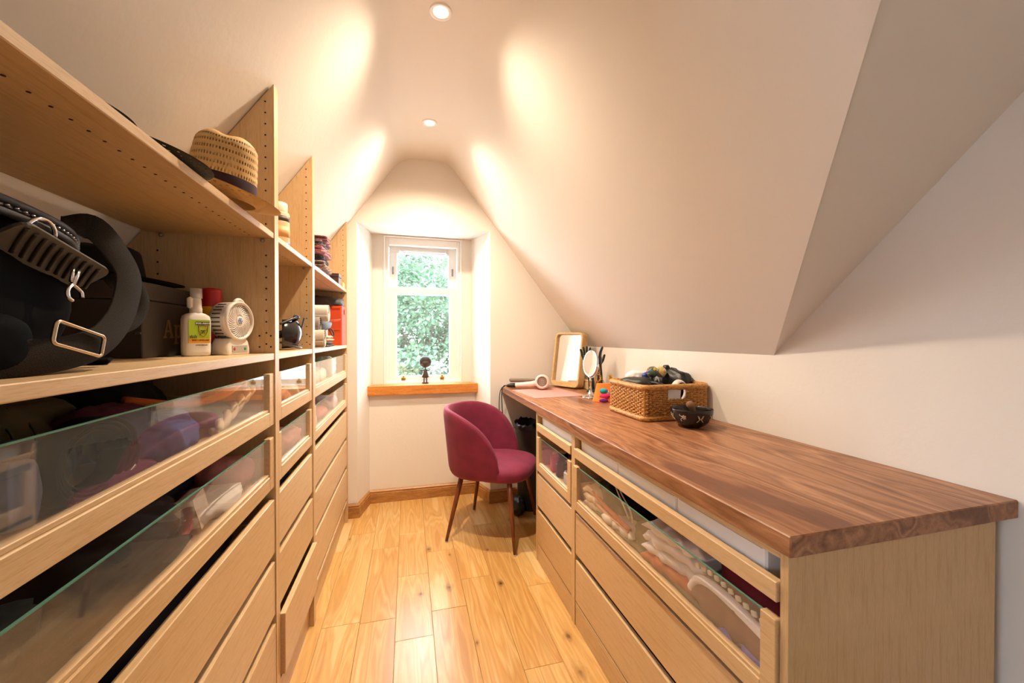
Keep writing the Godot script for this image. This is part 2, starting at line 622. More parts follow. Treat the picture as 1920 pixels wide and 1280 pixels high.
func lamps() -> void:
	for k in 2:
		var d: float = [1.591, 2.422][k]
		var t := thing("downlight", ["lit round recessed downlight nearer the camera in the flat ceiling strip", "lit round recessed downlight in the flat ceiling strip close to the window wall"][k], "downlight", V(.128, CEIL, d))
		var st := S()
		lathe(st, [[.029, -.001], [.031, -.004], [.041, -.005], [.044, -.003], [.045, .001]], V(.128, CEIL, d), Basis.IDENTITY, 36, false)
		obj("trim_ring", st, M.white_paint, t)
		st = S()
		lathe(st, [[.0005, -.002], [.02, -.0025], [.03, -.001], [.03, .004], [.0005, .004]], V(.128, CEIL, d), Basis.IDENTITY, 32, true)
		obj("lens", st, M.lamp, t)
		var l := SpotLight3D.new()
		l.name = "lamp_light"
		l.light_color = hexc("ffe9cc")
		l.light_energy = 3.3
		l.spot_angle = 72.0
		l.spot_angle_attenuation = 1.0
		l.spot_range = 8.0
		l.spot_attenuation = 2.0
		l.light_size = .03
		l.shadow_enabled = true
		t.add_child(l)
		l.position = Vector3(0, -.012, 0)
		l.rotation = Vector3(-PI / 2, 0, 0)

func frame_u(st: SurfaceTool, x0: float, x1: float, y0: float, y1: float, w: float, wb: float, wt: float, d0: float, d1: float) -> void:
	bl(st, x0, x0 + w, y0, y1, d0, d1, .003)
	bl(st, x1 - w, x1, y0, y1, d0, d1, .003)
	bl(st, x0 + w, x1 - w, y0, y0 + wb, d0, d1, .003)
	bl(st, x0 + w, x1 - w, y1 - wt, y1, d0, d1, .003)

func window() -> void:
	var w := thing("window_1", "", "", V(.122, .885, 3.3))
	w.set_meta("kind", "structure")
	w.name = "window_1"
	var st := S()
	frame_u(st, -.183, .427, .885, 2.05, .014, .02, .014, 3.228, 3.36)       # outer bead
	frame_u(st, -.169, .413, .895, 2.036, .024, .012, .055, 3.245, 3.36)     # box frame
	obj("box_frame", st, M.white_paint, w)
	st = S()
	frame_u(st, -.146, .39, .9, 1.655, .062, .047, .056, 3.262, 3.302)
	var ls := obj("lower_sash", st, M.white_paint, w)
	st = S()
	bl(st, -.086, .33, .94, 1.605, 3.281, 3.285, 0)
	obj("pane", st, M.glass, ls)
	st = S()
	frame_u(st, -.142, .386, 1.6, 1.985, .06, .05, .055, 3.31, 3.348)
	var us := obj("upper_sash", st, M.white_paint, w)
	st = S()
	bl(st, -.084, .328, 1.645, 1.935, 3.327, 3.331, 0)
	obj("pane", st, M.glass, us)
	st = S()
	for x in [-.157, .396]:
		bl(st, x, x + .004, 1.655, 1.87, 3.27, 3.33, 0)
		bl(st, x + .008, x + .011, 1.655, 1.87, 3.275, 3.33, 0)
	obj("sash_channel", st, mat(hexc("6d6f74"), .5), w)
	# pull bar at the head of the upper sash
	st = S()
	tube(st, PackedVector3Array([V(-.055, 1.948, 3.297), V(.3, 1.948, 3.297)]), .007, 10)
	for x in [-.06, .305]:
		lathe(st, [[.016, 0], [.016, .005], [.012, .008], [.008, .014], [.012, .018], [.009, .024], [.002, .026]], V(x, 1.948, 3.31), Basis(Vector3.RIGHT, PI / 2), 18)
	obj("pull_bar", st, mat(hexc("e4e2e6"), .25), us)
	for x in [-.114, .358]:
		st = S()
		bx(st, V(x, 1.79, 3.308), Vector3(.014, .06, .006), .003)
		bx(st, V(x, 1.795, 3.303), Vector3(.008, .03, .008), .002)
		obj("catch", st, M.steel, us)
	for x in [-.035, .268]:
		st = S()
		bx(st, V(x, .925, 3.258), Vector3(.034, .02, .008), .003)
		bx(st, V(x, .935, 3.247), Vector3(.03, .006, .022), .002)
		bx(st, V(x, .945, 3.255), Vector3(.016, .012, .008), .003)
		obj("sash_lift", st, M.brass, ls)
	st = S()
	bl(st, -.297, .54, .817, .889, 3.128, 3.2, .003)
	bl(st, -.26, .5, .817, .889, 3.2, 3.36, .0)
	struct("trim_1", st, M.pine_x0)
	var day := AreaLight3D.new()
	day.name = "window_light"
	day.area_size = Vector2(.5, 1.05)
	day.light_color = hexc("e4eeff")
	day.light_energy = 1.7
	day.area_range = 8.0
	day.shadow_enabled = true
	w.add_child(day)
	day.position = V(.122, 1.43, 3.40) - w.position
	day.rotation.y = 0
	day.rotation = Vector3(0, PI, 0)
	# second window in the end wall to the left of the camera
	w = thing("window_2", "", "", V(-2.4, .95, -.52))
	w.set_meta("kind", "structure")
	w.name = "window_2"
	st = S()
	for a in [[.95, 1.0, -.95, -.1], [1.95, 2.0, -.95, -.1], [1.0, 1.95, -.95, -.9], [1.0, 1.95, -.15, -.1], [1.46, 1.5, -.9, -.15]]:
		bl(st, -2.43, -2.37, a[0], a[1], a[2], a[3], .003)
	var f2 := obj("window_frame", st, M.white_paint, w)
	st = S()
	day = AreaLight3D.new()
	day.name = "window_light"
	day.area_size = Vector2(.8, 1.0)
	day.light_color = hexc("d4e2ff")
	day.light_energy = 2.6
	day.area_range = 9.0
	day.shadow_enabled = true
	w.add_child(day)
	day.position = V(-2.46, 1.48, -.52) - w.position
	day.rotation = Vector3(0, -PI / 2, 0)
	bl(st, -2.402, -2.398, 1.0, 1.95, -.9, -.15, 0)
	obj("pane", st, M.glass, f2)

func floorboards() -> void:
	var fl := get_node("floor")
	var xs := [-.99, -.834, -.678, -.521, -.364, -.207, -.055, .102, .262, .42, .578, .735, .892, 1.05, 1.207, 1.35]
	var known := {5: [1.835, 2.46], 6: [1.689, 2.144, 2.605], 7: [1.837, 2.35], 8: [1.02, 2.041], 9: [1.421, 2.61], 4: [1.846, 2.68], 10: [.9, 1.9]}
	var r := RandomNumberGenerator.new()
	r.seed = 12
	var last := -1
	for c in xs.size() - 1:
		var cuts := [-1.99]
		if known.has(c):
			var k: Array = known[c]
			var s: float = k[0]
			var pre := []
			while s > -1.2:
				s -= r.randf_range(.75, 1.1)
				if s > -1.7: pre.push_front(s)
			cuts.append_array(pre)
			cuts.append_array(k)
		else:
			var s := -1.99 + r.randf_range(.3, 1.0)
			while s < 2.7:
				cuts.append(s)
				s += r.randf_range(.7, 1.15)
		cuts.append(3.16 if c >= 4 and c <= 10 else 2.935)
		for i in cuts.size() - 1:
			var k := r.randi_range(0, 5)
			if k == last: k = (k + 1) % 6
			last = k
			var st := S()
			bl(st, xs[c] + .0004, xs[c + 1] - .0004, -.014, r.randf_range(-.0003, .0003), cuts[i] + .0005, cuts[i + 1] - .0005, .0012)
			obj("plank", st, M["floor_z%d" % k], fl)

# ---------------------------------------------------------------- cabinets
func drawer(t: Node3D, d0: float, d1: float, y0: float, y1: float, xf: float, dir: float, glass: bool, depth: float, tint := 0, raise := 0.0) -> MeshInstance3D:
	var th := .018
	var xi := xf + dir * th           # back of the front
	var xb := xf + dir * depth
	var st := S()
	bl(st, xi, xb, y0 + .022, y0 + .03, d0 + .02, d1 - .02, 0)
	for s: float in [d0 + .012, d1 - .024]:
		bl(st, xi, xb, y0 + .012, y0 + (y1 - y0) * .62, s, s + .012)
	bl(st, xb - dir * .012, xb, y0 + .03, y0 + (y1 - y0) * .62, d0 + .024, d1 - .024)
	var o := obj("drawer", st, M.oak_z1, t)
	if glass:
		st = S()
		var sw := .036
		bl(st, xf, xi, y0, y1, d0, d0 + sw, .0015)
		bl(st, xf, xi, y0, y1, d1 - sw, d1, .0015)
		bl(st, xf, xi, y0, y0 + .042, d0 + sw, d1 - sw, .0015)
		bl(st, xf + dir * .004, xi, y0 + .042, y0 + .05, d0 + sw, d1 - sw, .001)
		obj("front_frame", st, M["oak_z%d" % tint], o)
		st = S()
		var g0 := xf + dir * .0085
		bl(st, g0, g0 + dir * .004, y0 + .044, y1 - .005, d0 + sw - .004, d1 - sw + .004, 0)
		obj("glass_pane", st, M.glass, o)
		st = S()
		bl(st, g0, g0 + dir * .004, y1 - .0049, y1 - .003, d0 + sw + .0005, d1 - sw - .0005, 0)
		obj("pane_edge", st, M.glass_edge, o).set_meta("label", "greenish polished edge of the glass")
	else:
		st = S()
		bl(st, xf, xi, y0, y1, d0, d1, .0015)
		obj("front", st, M["oak_z%d" % tint], o)
	return o

func pin_holes(t: Node3D, d: float, x: Array, y0: float, y1: float, nz: float, name_ := "pin_hole") -> void:
	var st := S()
	for xx in x:
		var y := y0
		while y < y1:
			lathe(st, [[.0027, 0], [.0027, .0004]], V(xx, y, d), Basis(Vector3.RIGHT, PI / 2 * nz), 8, true)
			y += .034
	var o := obj(name_, st, M.dark, t)
	o.set_meta("kind", "stuff")

func left_cabinets() -> void:
	var X0 := -.397
	var XB := -.977
	var ends := [[.39, 1.389], [1.389, 1.891], [1.891, 2.885]]
	var labels := ["wide pale oak wardrobe unit nearest the camera with the black bag on its shelf", "narrow middle wardrobe unit of pale oak with black goggles on its shelf", "pale oak wardrobe unit next to the window wall with orange felt bin on its shelf"]
	var rows := [[.984, 1.142, true], [.79, .946, true], [.586, .752, false], [.394, .559, false], [.17, .366, false]]
	var pull := [[.004, .004, .003, .003, .001], [.004, .004, .004, .002, -.014], [.004, .004, .004, .004, .004]]
	for u in 3:
		var d0: float = ends[u][0]
		var d1: float = ends[u][1]
		var t := thing("wardrobe_unit", labels[u], "wardrobe", V((X0 + XB) * .5, 0, (d0 + d1) * .5))
		var top := func(x: float): return CEIL - (-.04 - x) * SL - .006
		var poly := PackedVector2Array([Vector2(X0, 0), Vector2(X0, 2.031), Vector2(X0 - .006, top.call(X0 - .006)), Vector2(XB, top.call(XB)), Vector2(XB, 0)])
		for s in [d0 + .0003, d1 - .0183]:
			var st := S()
			prism(st, poly, s, s + .018, func(a, b, w): return V(a, b, w))
			obj("side_panel", st, M["oak_y%d" % (u % 3)], t)
		var st2 := S()
		bl(st2, XB, XB + .006, .08, 1.17, d0 + .0185, d1 - .0185, 0)
		obj("back_panel", st2, M.oak_y1, t)
		var a := d0 + .019
		var b := d1 - .019
		var st := S()
		bl(st, X0 - .002, XB + .02, 1.183, 1.203, a, b, .0015)
		obj("shelf", st, M.oak_z0, t)
		var xs := -.04 - (CEIL - 1.574) / SL + .004
		st = S()
		bl(st, X0 - .002, xs, 1.556, 1.574, a, b, .0015)
		var sh := obj("shelf", st, M.oak_z2, t)
		# bored rows of shelf pins and the metal shelf carriers
		for e in [[a - .0006, 1.0], [b + .0006, -1.0]]:
			pin_holes(t, e[0], [-.421], 1.232, 1.53, e[1])
			pin_holes(t, e[0], [-.421], 1.60, 1.98, e[1])
			pin_holes(t, e[0], [-.409, -.44], 1.223, 1.27, e[1])
			pin_holes(t, e[0], [-.70], 1.232, 1.53, e[1])
			var sc := S()
			for x in [-.43, -.69]:
				sc = S()
				lathe(sc, [[.006, 0], [.006, .005], [.004, .009], [.0005, .009]], V(x, 1.549, e[0]), Basis(Vector3.RIGHT, PI / 2 * -e[1]), 12)
				obj("shelf_carrier", sc, M.steel, t)
		var ho := S()
		var dd := a + .03
		while dd < b - .02:
			lathe(ho, [[.0025, 0], [.0025, -.0004]], V(-.455, 1.5558, dd), Basis.IDENTITY, 8, true)
			dd += .032
		obj("pin_hole", ho, M.dark, sh).set_meta("kind", "stuff")
		for i in rows.size():
			drawer(t, a + .0015, b - .0015, rows[i][0], rows[i][1], X0 - pull[u][i], -1.0, rows[i][2], .54, (i + u) % 3)
		st = S()
		bl(st, X0 - .02, X0 - .038, 0, .085, a, b, .001)
		obj("plinth", st, M.oak_z1, t)
		st = S()
		bl(st, X0 - .004, XB, .13, .148, a, b, .001)
		obj("base_board", st, M.oak_z2, t)
	var fs := S()
	bl(fs, -.415, -.43, 0, 2.0, 2.886, 2.938, .001)
	struct("trim_2", fs, M.oak_y0)

func right_cabinets() -> void:
	var X0 := .70
	var XB := 1.30
	var st := S()
	bl(st, .688, 1.349, .8385, .88, .578, 2.938, .0025)
	tag(obj("worktop", st, M.walnut_z0), "long dark walnut worktop running along the right wall", "worktop")
	var ends := [[.592, 1.61], [1.6104, 2.127]]
	var labels := ["wide low pale oak drawer unit at the near end under the walnut worktop", "narrow low pale oak drawer unit beside the knee space under the walnut worktop"]
	var rows := [[.512, .70, true], [.313, .491, false], [.107, .286, false]]
	for u in 2:
		var d0: float = ends[u][0]
		var d1: float = ends[u][1]
		var t := thing("drawer_unit", labels[u], "cabinet", V((X0 + XB) * .5, 0, (d0 + d1) * .5))
		for s in [d0, d1 - .018]:
			st = S()
			bl(st, X0, XB, 0, .838, s, s + .018, .001)
			obj("side_panel", st, M["oak_y%d" % (1 if u == 0 and s == d0 else 0)], t)
		var a := d0 + .0185
		var b := d1 - .0185
		st = S()
		bl(st, X0 + .001, XB, .82, .838, a, b, .001)
		obj("top_panel", st, M.oak_z0, t)
		st = S()
		bl(st, XB - .006, XB, .08, .82, a, b, 0)
		obj("back_panel", st, M.oak_y1, t)
		for i in rows.size():
			drawer(t, a + .0015, b - .0015, rows[i][0], rows[i][1], X0 + [-.008, .003, .003][i] * (1 if u == 0 else .5), 1.0, rows[i][2], .55, (i + u + 1) % 3)
		# pull-out tray with its wooden rail
		st = S()
		bl(st, X0 - .006, X0 + .014, .733, .773, a + .002, b - .002, .0015)
		bl(st, X0 + .014, X0 + .54, .735, .741, a + .012, b - .012, 0)
		for s in [a + .012, b - .024]:
			bl(st, X0 + .014, X0 + .54, .741, .76, s, s + .012, 0)
		obj("pull_out_tray", st, M.oak_z2, t)
		st = S()
		bl(st, X0 + .004, X0 + .02, 0, .088, a, b, .001)
		obj("plinth", st, M.oak_z1, t)
		st = S()
		bl(st, X0 + .004, XB - .01, .09, .1, a, b, .001)
		obj("base_board", st, M.oak_z2, t)
	# white boxes standing in the pull-out trays
	var wb := mat(hexc("eeedec"), .6)
	for e in [[.66, .945, "nearest the camera"], [.947, 1.262, "middle of three"], [1.264, 1.575, "farthest of three"], [1.645, 2.09, ""]]:
		st = S()
		var o := thing("storage_box", "white box in the wide unit's pull-out tray, " + e[2] if e[2] != "" else "single white box in the narrow unit's pull-out tray", "box", V(.89, .742, (e[0] + e[1]) * .5), 0, "white boxes in the pull-out trays")
		bl(st, .722, 1.05, .742, .816, e[0], e[1], .004)
		obj("body", st, wb, o)
		st = S()
		bl(st, .7215, .7225, .806, .8075, e[0] + .01, e[1] - .01, 0)
		obj("lid_seam", st, mat(hexc("a9a8a6"), .7), o)

# ---------------------------------------------------------------- chair
func stage_chair() -> void:
	var vel := cloth(hexc("7d1a3c"), .8, .9)
	vel.rim_tint = .55
	vel.albedo_texture = ramp_tex(71, .01, 3, [[.2, hexc("e6dadf")], [.7, hexc("ffffff")]])
	tri(vel, Vector3.ONE * 1.1)
	var t := thing("chair", "burgundy velvet tub chair with tapered wooden legs, turned towards the worktop", "chair", V(.53, 0, 2.537), deg_to_rad(59.6))
	var st := S()
	# shell: a path round the back and sides, a rounded section at each step
	var rows := []
	var n := 64
	for i in n + 1:
		var s := float(i) / n * 2.0 - 1.0
		var arc := .235 * PI * .5
		var len := arc + .155
		var q := absf(s) * len
		var p: Vector2
		var nn: Vector2
		if q < arc:
			var a := q / .235
			nn = Vector2(sin(a), -cos(a))
			p = nn * Vector2(.235, .225) + Vector2(0, -.03)
		else:
			nn = Vector2(1, .0)
			p = Vector2(.235 - (q - arc) * .04, -.03 + q - arc)
		if s < 0: p.x = -p.x; nn.x = -nn.x
		var e := clampf((absf(s) - .22) / .78, 0, 1)
		var top := .44 + .365 * pow(max(0.0, 1.0 - pow(e, 2.3)), .55)
		var bot := .395 - .012 * (1.0 - e)
		var row := PackedVector3Array()
		var th := .021 * pow(max(.0, 1.0 - pow(e, 14.0)), .5) + .002
		for k in 22:
			var g := TAU * k / 22
			var lx := signf(cos(g)) * pow(absf(cos(g)), .6) * th
			var ly := signf(sin(g)) * pow(absf(sin(g)), .22) * .5 + .5
			var y := lerpf(bot, top, ly)
			var lean := (y - .4) * .10 * (1.0 - e * .6)
			if y < .44: lean -= pow((.44 - y) / .06, 2.0) * .012
			row.append(Vector3(p.x + nn.x * (lx + lean), y, p.y + nn.y * (lx + lean)))
		rows.append(row)
	loft(st, rows, true, true)
	obj("backrest", st, vel, t, false)
	st = S()
	rows = []
	for i in 19:
		var v := float(i) / 18.0
		var a := PI * (v - .5)
		var yy := signf(sin(a)) * pow(absf(sin(a)), .7)
		var rr := pow(max(0.0, cos(a)), .28)
		var row := PackedVector3Array()
		for k in 48:
			var g := TAU * k / 48
			var x := signf(cos(g)) * pow(absf(cos(g)), .62) * .245 * rr
			var z := signf(sin(g)) * pow(absf(sin(g)), .62) * .25 * rr + .035
			if z < 0: x *= .88
			var y := .425 + yy * .05
			if yy > 0: y += .012 * (1.0 - pow(Vector2(x / .245, (z - .035) / .25).length(), 2.0))
			row.append(Vector3(x, y, z))
		rows.append(row)
	loft(st, rows, true, true)
	obj("seat", st, vel, t, false)
	var lw := mat(hexc("7a4022"), .38)
	lw.albedo_texture = ramp_tex(73, .012, 3, [[.2, hexc("b89078")], [.6, hexc("ffffff")]])
	tri(lw, Vector3(8, .8, 8))
	for s in [[-.235, -.215, -.16, -.14], [.235, -.215, .16, -.14], [-.27, .23, -.185, .17], [.27, .23, .185, .17]]:
		st = S()
		tube(st, PackedVector3Array([Vector3(s[2], .41, s[3]), Vector3((s[0] + s[2]) * .5, .205, (s[1] + s[3]) * .5), Vector3(s[0], .006, s[1])]), [.0165, .0135, .0095], 16)
		var lg := obj("leg", st, lw, t, false)
		st = S()
		lathe(st, [[.0085, 0], [.0095, .002], [.0095, .007], [.006, .008]], Vector3(s[0], 0, s[1]), Basis.IDENTITY, 14)
		obj("glide", st, mat(hexc("b8aca0"), .4), lg, false)

# ---------------------------------------------------------------- things on the worktop
func stage_worktop() -> void:
	var Y := .8801
	var st := S()
	# pink mat
	prism(st, PackedVector2Array([Vector2(.715, 2.72), Vector2(.752, 2.305), Vector2(1.105, 2.335), Vector2(1.06, 2.75)]), Y, Y + .002, func(u, v, w): return V(u, w, v))
	tag(obj("desk_mat", st, mat(hexc("cf8f88"), .7)), "flat pink desk mat under the hair dryer", "mat")
	# hair dryer lying on its side, round intake towards the room
	var pk := mat(hexc("ead2c8"), .38)
	var t := thing("hair_dryer", "pale pink hair dryer lying on the worktop with its handle to the left", "hair dryer", V(.9, Y, 2.73))
	var hc := V(.935, Y + .055, 2.70)
	var ax := V(-.35, .12, -.93).normalized()      # barrel axis, intake end towards the camera side
	var bb := Basis(ax.cross(Vector3.UP).normalized(), ax, ax.cross(Vector3.UP).cross(ax).normalized())
	st = S()
	lathe(st, [[.034, -.075], [.036, -.072], [.039, -.04], [.044, -.01], [.05, .02], [.052, .04], [.05, .052], [.044, .058], [.036, .06], [.034, .054], [.034, .048]], hc, bb, 36, false)
	obj("barrel", st, pk, t)
	st = S()
	lathe(st, [[.034, .049], [.03, .052], [.012, .0545], [.0005, .055]], hc, bb, 36, true)
	var gr := obj("intake_grille", st, mat(hexc("8d7c74"), .5, .4), t)
	st = S()
	for r in [.008, .015, .022, .029]:
		var p := PackedVector3Array()
		for i in 24: p.append(hc + bb * Vector3(r * cos(TAU * i / 24), .0555 - r * .09, r * sin(TAU * i / 24)))
		tube(st, p, .0012, 6, true)
	obj("grille_ring", st, mat(hexc("b9a79c"), .3, .6), gr).set_meta("kind", "stuff")
	st = S()
	tube(st, PackedVector3Array([V(.915, Y + .048, 2.715), V(.86, Y + .036, 2.735), V(.79, Y + .03, 2.76), V(.752, Y + .027, 2.772)]), [.022, .021, .018, .017], 16)
	obj("handle", st, pk, t)
	st = S()
	tube(st, PackedVector3Array([V(.754, Y + .027, 2.772), V(.735, Y + .026, 2.778), V(.70, Y + .024, 2.788), V(.69, Y + .024, 2.79)]), [.0175, .0165, .011, .005], 14)
	obj("cord_sleeve", st, M.black, t)
	for k in 3:
		st = S()
		bx(st, V(.83 + k * .022, Y + .053 - k * .0, 2.742 - k * .007), Vector3(.01, .004, .006), .001)
		obj("switch", st, mat(hexc("cbb3aa"), .4), t)
	st = S()
	tube(st, smooth_path([V(.695, Y + .024, 2.789), V(.672, Y + .02, 2.80), V(.660, .85, 2.81), V(.672, .7, 2.83), V(.70, .52, 2.86), V(.735, .41, 2.895), V(.748, .36, 2.918)]), .0035, 7)
	obj("cord", st, M.black, t)
	# hair straightener behind the dryer
	t = thing("hair_straightener", "grey brown flat hair straightener lying behind the hair dryer", "hair straightener", V(.85, Y, 2.86))
	st = S()
	for k in 2:
		bx(st, V(.87, Y + .018 + k * .032, 2.865), Vector3(.27, .026, .036), .01, Basis(Vector3.UP, -.12) * Basis(Vector3.BACK, -.03 * k))
	obj("arm", st, mat(hexc("8b776d"), .35), t)
	st = S()
	tube(st, smooth_path([V(.742, Y + .03, 2.85), V(.70, Y + .02, 2.84), V(.662, .865, 2.85), V(.655, .76, 2.87), V(.668, .64, 2.89), V(.70, .5, 2.905), V(.75, .38, 2.915)]), .003, 7)
	obj("cord", st, M.black, t)
	# socket with plug by the knee space
	t = thing("wall_socket", "white wall socket with a black plug under the worktop by the window wall", "socket", V(.76, .33, 2.935))
	st = S()
	bx(st, V(.78, .37, 2.934), Vector3(.15, .09, .01), .003)
	obj("plate", st, M.white_plastic, t)
	st = S()
	bx(st, V(.75, .36, 2.912), Vector3(.04, .05, .034), .008)
	obj("plug", st, M.black, t)
	# wooden framed mirror leaning back
	t = thing("table_mirror", "rounded wooden table mirror leaning against the eaves wall", "mirror", V(1.14, Y, 2.76))
	var w := Vector3(.122, 0, .251).normalized()
	var nf := Vector3(-w.z, 0, w.x)                 # towards the room
	var tilt := Basis(w, .17)
	var b := Basis(w, Vector3.UP, nf).orthonormalized()
	b = Basis(w, b.y.rotated(w, -.15), b.z.rotated(w, -.15))
	var mc := V(1.135, Y + .207, 2.757) + Vector3(.03, 0, 0)
	var W := .27
	var H := .405
	var put := func(p: Vector2, z: float): return mc + b * Vector3(p.x, p.y, z)
	var ring := func(o: Vector2, r: float, z: float) -> PackedVector3Array:
		var a := PackedVector3Array()
		for p in rrect(o.x, o.y, r, 6): a.append(put.call(p, z))
		return a
	st = S()
	loft(st, [ring.call(Vector2(W - .03, H - .03), .025, .012), ring.call(Vector2(W - .03, H - .03), .025, .028), ring.call(Vector2(W - .024, H - .024), .027, .031), ring.call(Vector2(W - .004, H - .004), .036, .031), ring.call(Vector2(W, H), .038, .027), ring.call(Vector2(W, H), .038, -.03), ring.call(Vector2(W - .01, H - .01), .035, -.033), ring.call(Vector2(W - .03, H - .03), .03, -.03)], true, false, -1)
	obj("frame", st, M.birch_y0, t)
	st = S()
	loft(st, [ring.call(Vector2(W - .028, H - .028), .026, -.028), ring.call(Vector2(W - .028, H - .028), .026, .011)], true, true, -1)
	obj("mirror_glass", st, M.mirror, t)
	st = S()
	bx(st, put.call(Vector2(0, -H * .5 + .026), .02), Vector3(W - .032, .028, .02), .003, b)
	obj("tray", st, M.birch_z0, t)
	for s in [-1, 1]:
		st = S()
		lathe(st, [[.009, 0], [.009, .008], [.006, .012], [.0005, .012]], put.call(Vector2(s * W * .5, .03), -.002), Basis(b.y, b.x * s, b.z), 16)
		obj("pivot_knob", st, M.steel, t)
	# low wooden box behind
	t = thing("wooden_box", "low pale wooden box on the worktop behind the chrome mirror", "box", V(1.26, Y, 2.62))
	st = S()
	bx(st, V(1.29, Y + .028, 2.64), Vector3(.1, .056, .14), .004)
	obj("body", st, M.birch_x0, t)
	st = S()
	bx(st, V(1.29, Y + .062, 2.64), Vector3(.104, .012, .144), .004)
	obj("lid", st, M.birch_z0, t)
	# chrome magnifying mirror
	t = thing("cosmetic_mirror", "small round chrome cosmetic mirror on a stem in front of the wooden mirror", "mirror", V(1.10, Y, 2.26))
	var c := V(1.10, Y, 2.26)
	st = S()
	lathe(st, [[.055, 0], [.056, .004], [.05, .008], [.03, .014], [.018, .022], [.01, .034], [.007, .05], [.0075, .06], [.006, .066], [.006, .10], [.009, .104], [.006, .11], [.0055, .125], [.001, .127]], c, Basis.IDENTITY, 32)
	obj("stand", st, M.chrome, t)
	var mn := Vector3(-.95, .10, .08).normalized()
	var mb := Basis(mn.cross(Vector3.UP).normalized(), mn, mn.cross(Vector3.UP).cross(mn).normalized())
	var m0 := c + Vector3(0, .212, 0)
	st = S()
	lathe(st, [[.078, -.007], [.083, -.005], [.084, 0], [.083, .005], [.078, .007], [.074, .005]], m0, mb, 40, false)
	obj("rim", st, M.chrome, t)
	for s in [-1, 1]:
		st = S()
		lathe(st, [[.0005, .0045 * s], [.076, .005 * s]], m0, mb, 36, false)
		obj("mirror_glass", st, M.mirror, t)
	st = S()
	var yk := PackedVector3Array()
	for i in 17:
		var a := PI * (1.0 + i / 16.0)
		var h := mn.cross(Vector3.UP).normalized()
		yk.append(m0 + h * cos(a) * .09 + Vector3.UP * sin(a) * .088)
	tube(st, yk, .004, 8)
	obj("yoke", st, M.chrome, t)
	# two hand-shaped jewellery stands
	hand_stand(V(1.235, Y, 2.40), "black hand-shaped jewellery stand draped with necklaces beside the chrome mirror", hexc("141212"), .0, 1.0, 0.0)
	hand_stand(V(1.225, Y, 2.50), "dark green hand-shaped jewellery stand with splayed fingers behind the chrome mirror", hexc("16342c"), .6, -.46, .3)
	for k in 3:
		st = S()
		var x: float = [1.205, 1.197, 1.21][k]
		var cc := V(x, Y + [.11, .08, .05][k], 2.375 - k * .02)
		var p := PackedVector3Array()
		for i in 40:
			var a := TAU * i / 40
			p.append(cc + Vector3(.016 * cos(a) * (1.0 + .2 * k), .085 * sin(a) * (1.0 - .2 * k), .02 * sin(a * 2.0) * .4))
		for q in p:
			lathe(st, [[.0005, -.003], [.0032, 0], [.0005, .003]], q, Basis.IDENTITY, 6, false)
		tube(st, p, .0009, 5, true)
		tag(obj("necklace", st, [M.gold, mat(hexc("c78f78"), .3, .6), M.brass][k]), ["long gold bead necklace hanging from the black hand stand", "copper coloured bead necklace hanging from the black hand stand", "short brass bead necklace lying against the foot of the black hand stand"][k], "necklace", "necklaces on the hand stand")
	st = S()
	var hp := PackedVector3Array()
	for i in 32: hp.append(V(1.155, Y + .12, 2.27) + Vector3(.017 * cos(TAU * i / 32), .022 * sin(TAU * i / 32), .005 * cos(TAU * i / 32)))
	tube(st, hp, .004, 8, true)
	tube(st, smooth_path([V(1.155, Y + .1, 2.27), V(1.16, Y + .05, 2.28), V(1.158, Y + .002, 2.28)]), .003, 8)
	tag(obj("hoop_ornament", st, M.gold), "gold hoop ornament on a little stem beside the orange pouch", "ornament")
	# perfume and other bottles
	bottle(V(1.205, Y, 2.20), [[.03, 0], [.032, .004], [.03, .02], [.016, .075], [.010, .10], [.009, .118]], [[.011, .118], [.012, .121], [.012, .142], [.009, .145], [.0005, .145]], mat(hexc("e3c06a"), .2), M.gold, "perfume_bottle", "tall conical gold perfume bottle left of the wicker basket", "bottle")
	bottle(V(1.30, Y, 2.06), [[.03, 0], [.034, .003], [.034, .118], [.03, .128], [.016, .133]], [[.017, .133], [.018, .136], [.018, .158], [.016, .16], [.0005, .16]], mat(hexc("4e7a42"), .3), mat(hexc("e0cfae"), .4), "toiletry_bottle", "green bottle with a cream cap behind the wicker basket", "bottle")
	bottle(V(1.235, Y, 2.10), [[.018, 0], [.02, .003], [.02, .07], [.012, .078]], [[.011, .078], [.012, .08], [.012, .102], [.0005, .103]], mat(hexc("e6d9a8"), .2), M.brass, "small_bottle", "small pale yellow bottle with a brass cap beside the perfume bottle", "bottle")
	var cg := mat(Color(.95, .93, .88, .15), .0)
	cg.transparency = BaseMaterial3D.TRANSPARENCY_ALPHA
	bottle(V(1.315, Y, 1.905), [[.03, 0], [.031, .003], [.031, .13], [.028, .134], [.012, .138]], [[.012, .138], [.019, .139], [.015, .19], [.013, .192], [.0005, .192]], cg, mat(hexc("c7a86a"), .35, .3), "glass_bottle", "clear glass bottle with a tall gold stopper by the wall behind the basket", "bottle")
	# soft patterned pouch
	t = thing("pouch", "small orange pouch with turquoise, pink and purple patches left of the wicker basket", "pouch", V(1.10, Y, 2.09))
	st = S()
	var rows := []
	for i in 12:
		var v := i / 11.0
		var wv := lerpf(.052, .036, v)
		var dp := .03 * (1.0 - v) + .004
		var row := PackedVector3Array()
		for j in 20:
			var g := TAU * j / 20
			row.append(V(1.085 + signf(cos(g)) * pow(absf(cos(g)), .5) * wv * .9 + v * .012, Y + v * .108, 2.085 - sin(g) * dp - cos(g) * .02))
		rows.append(row)
	loft(st, rows, true, true)
	obj("body", st, cloth(hexc("f0843a")), t)
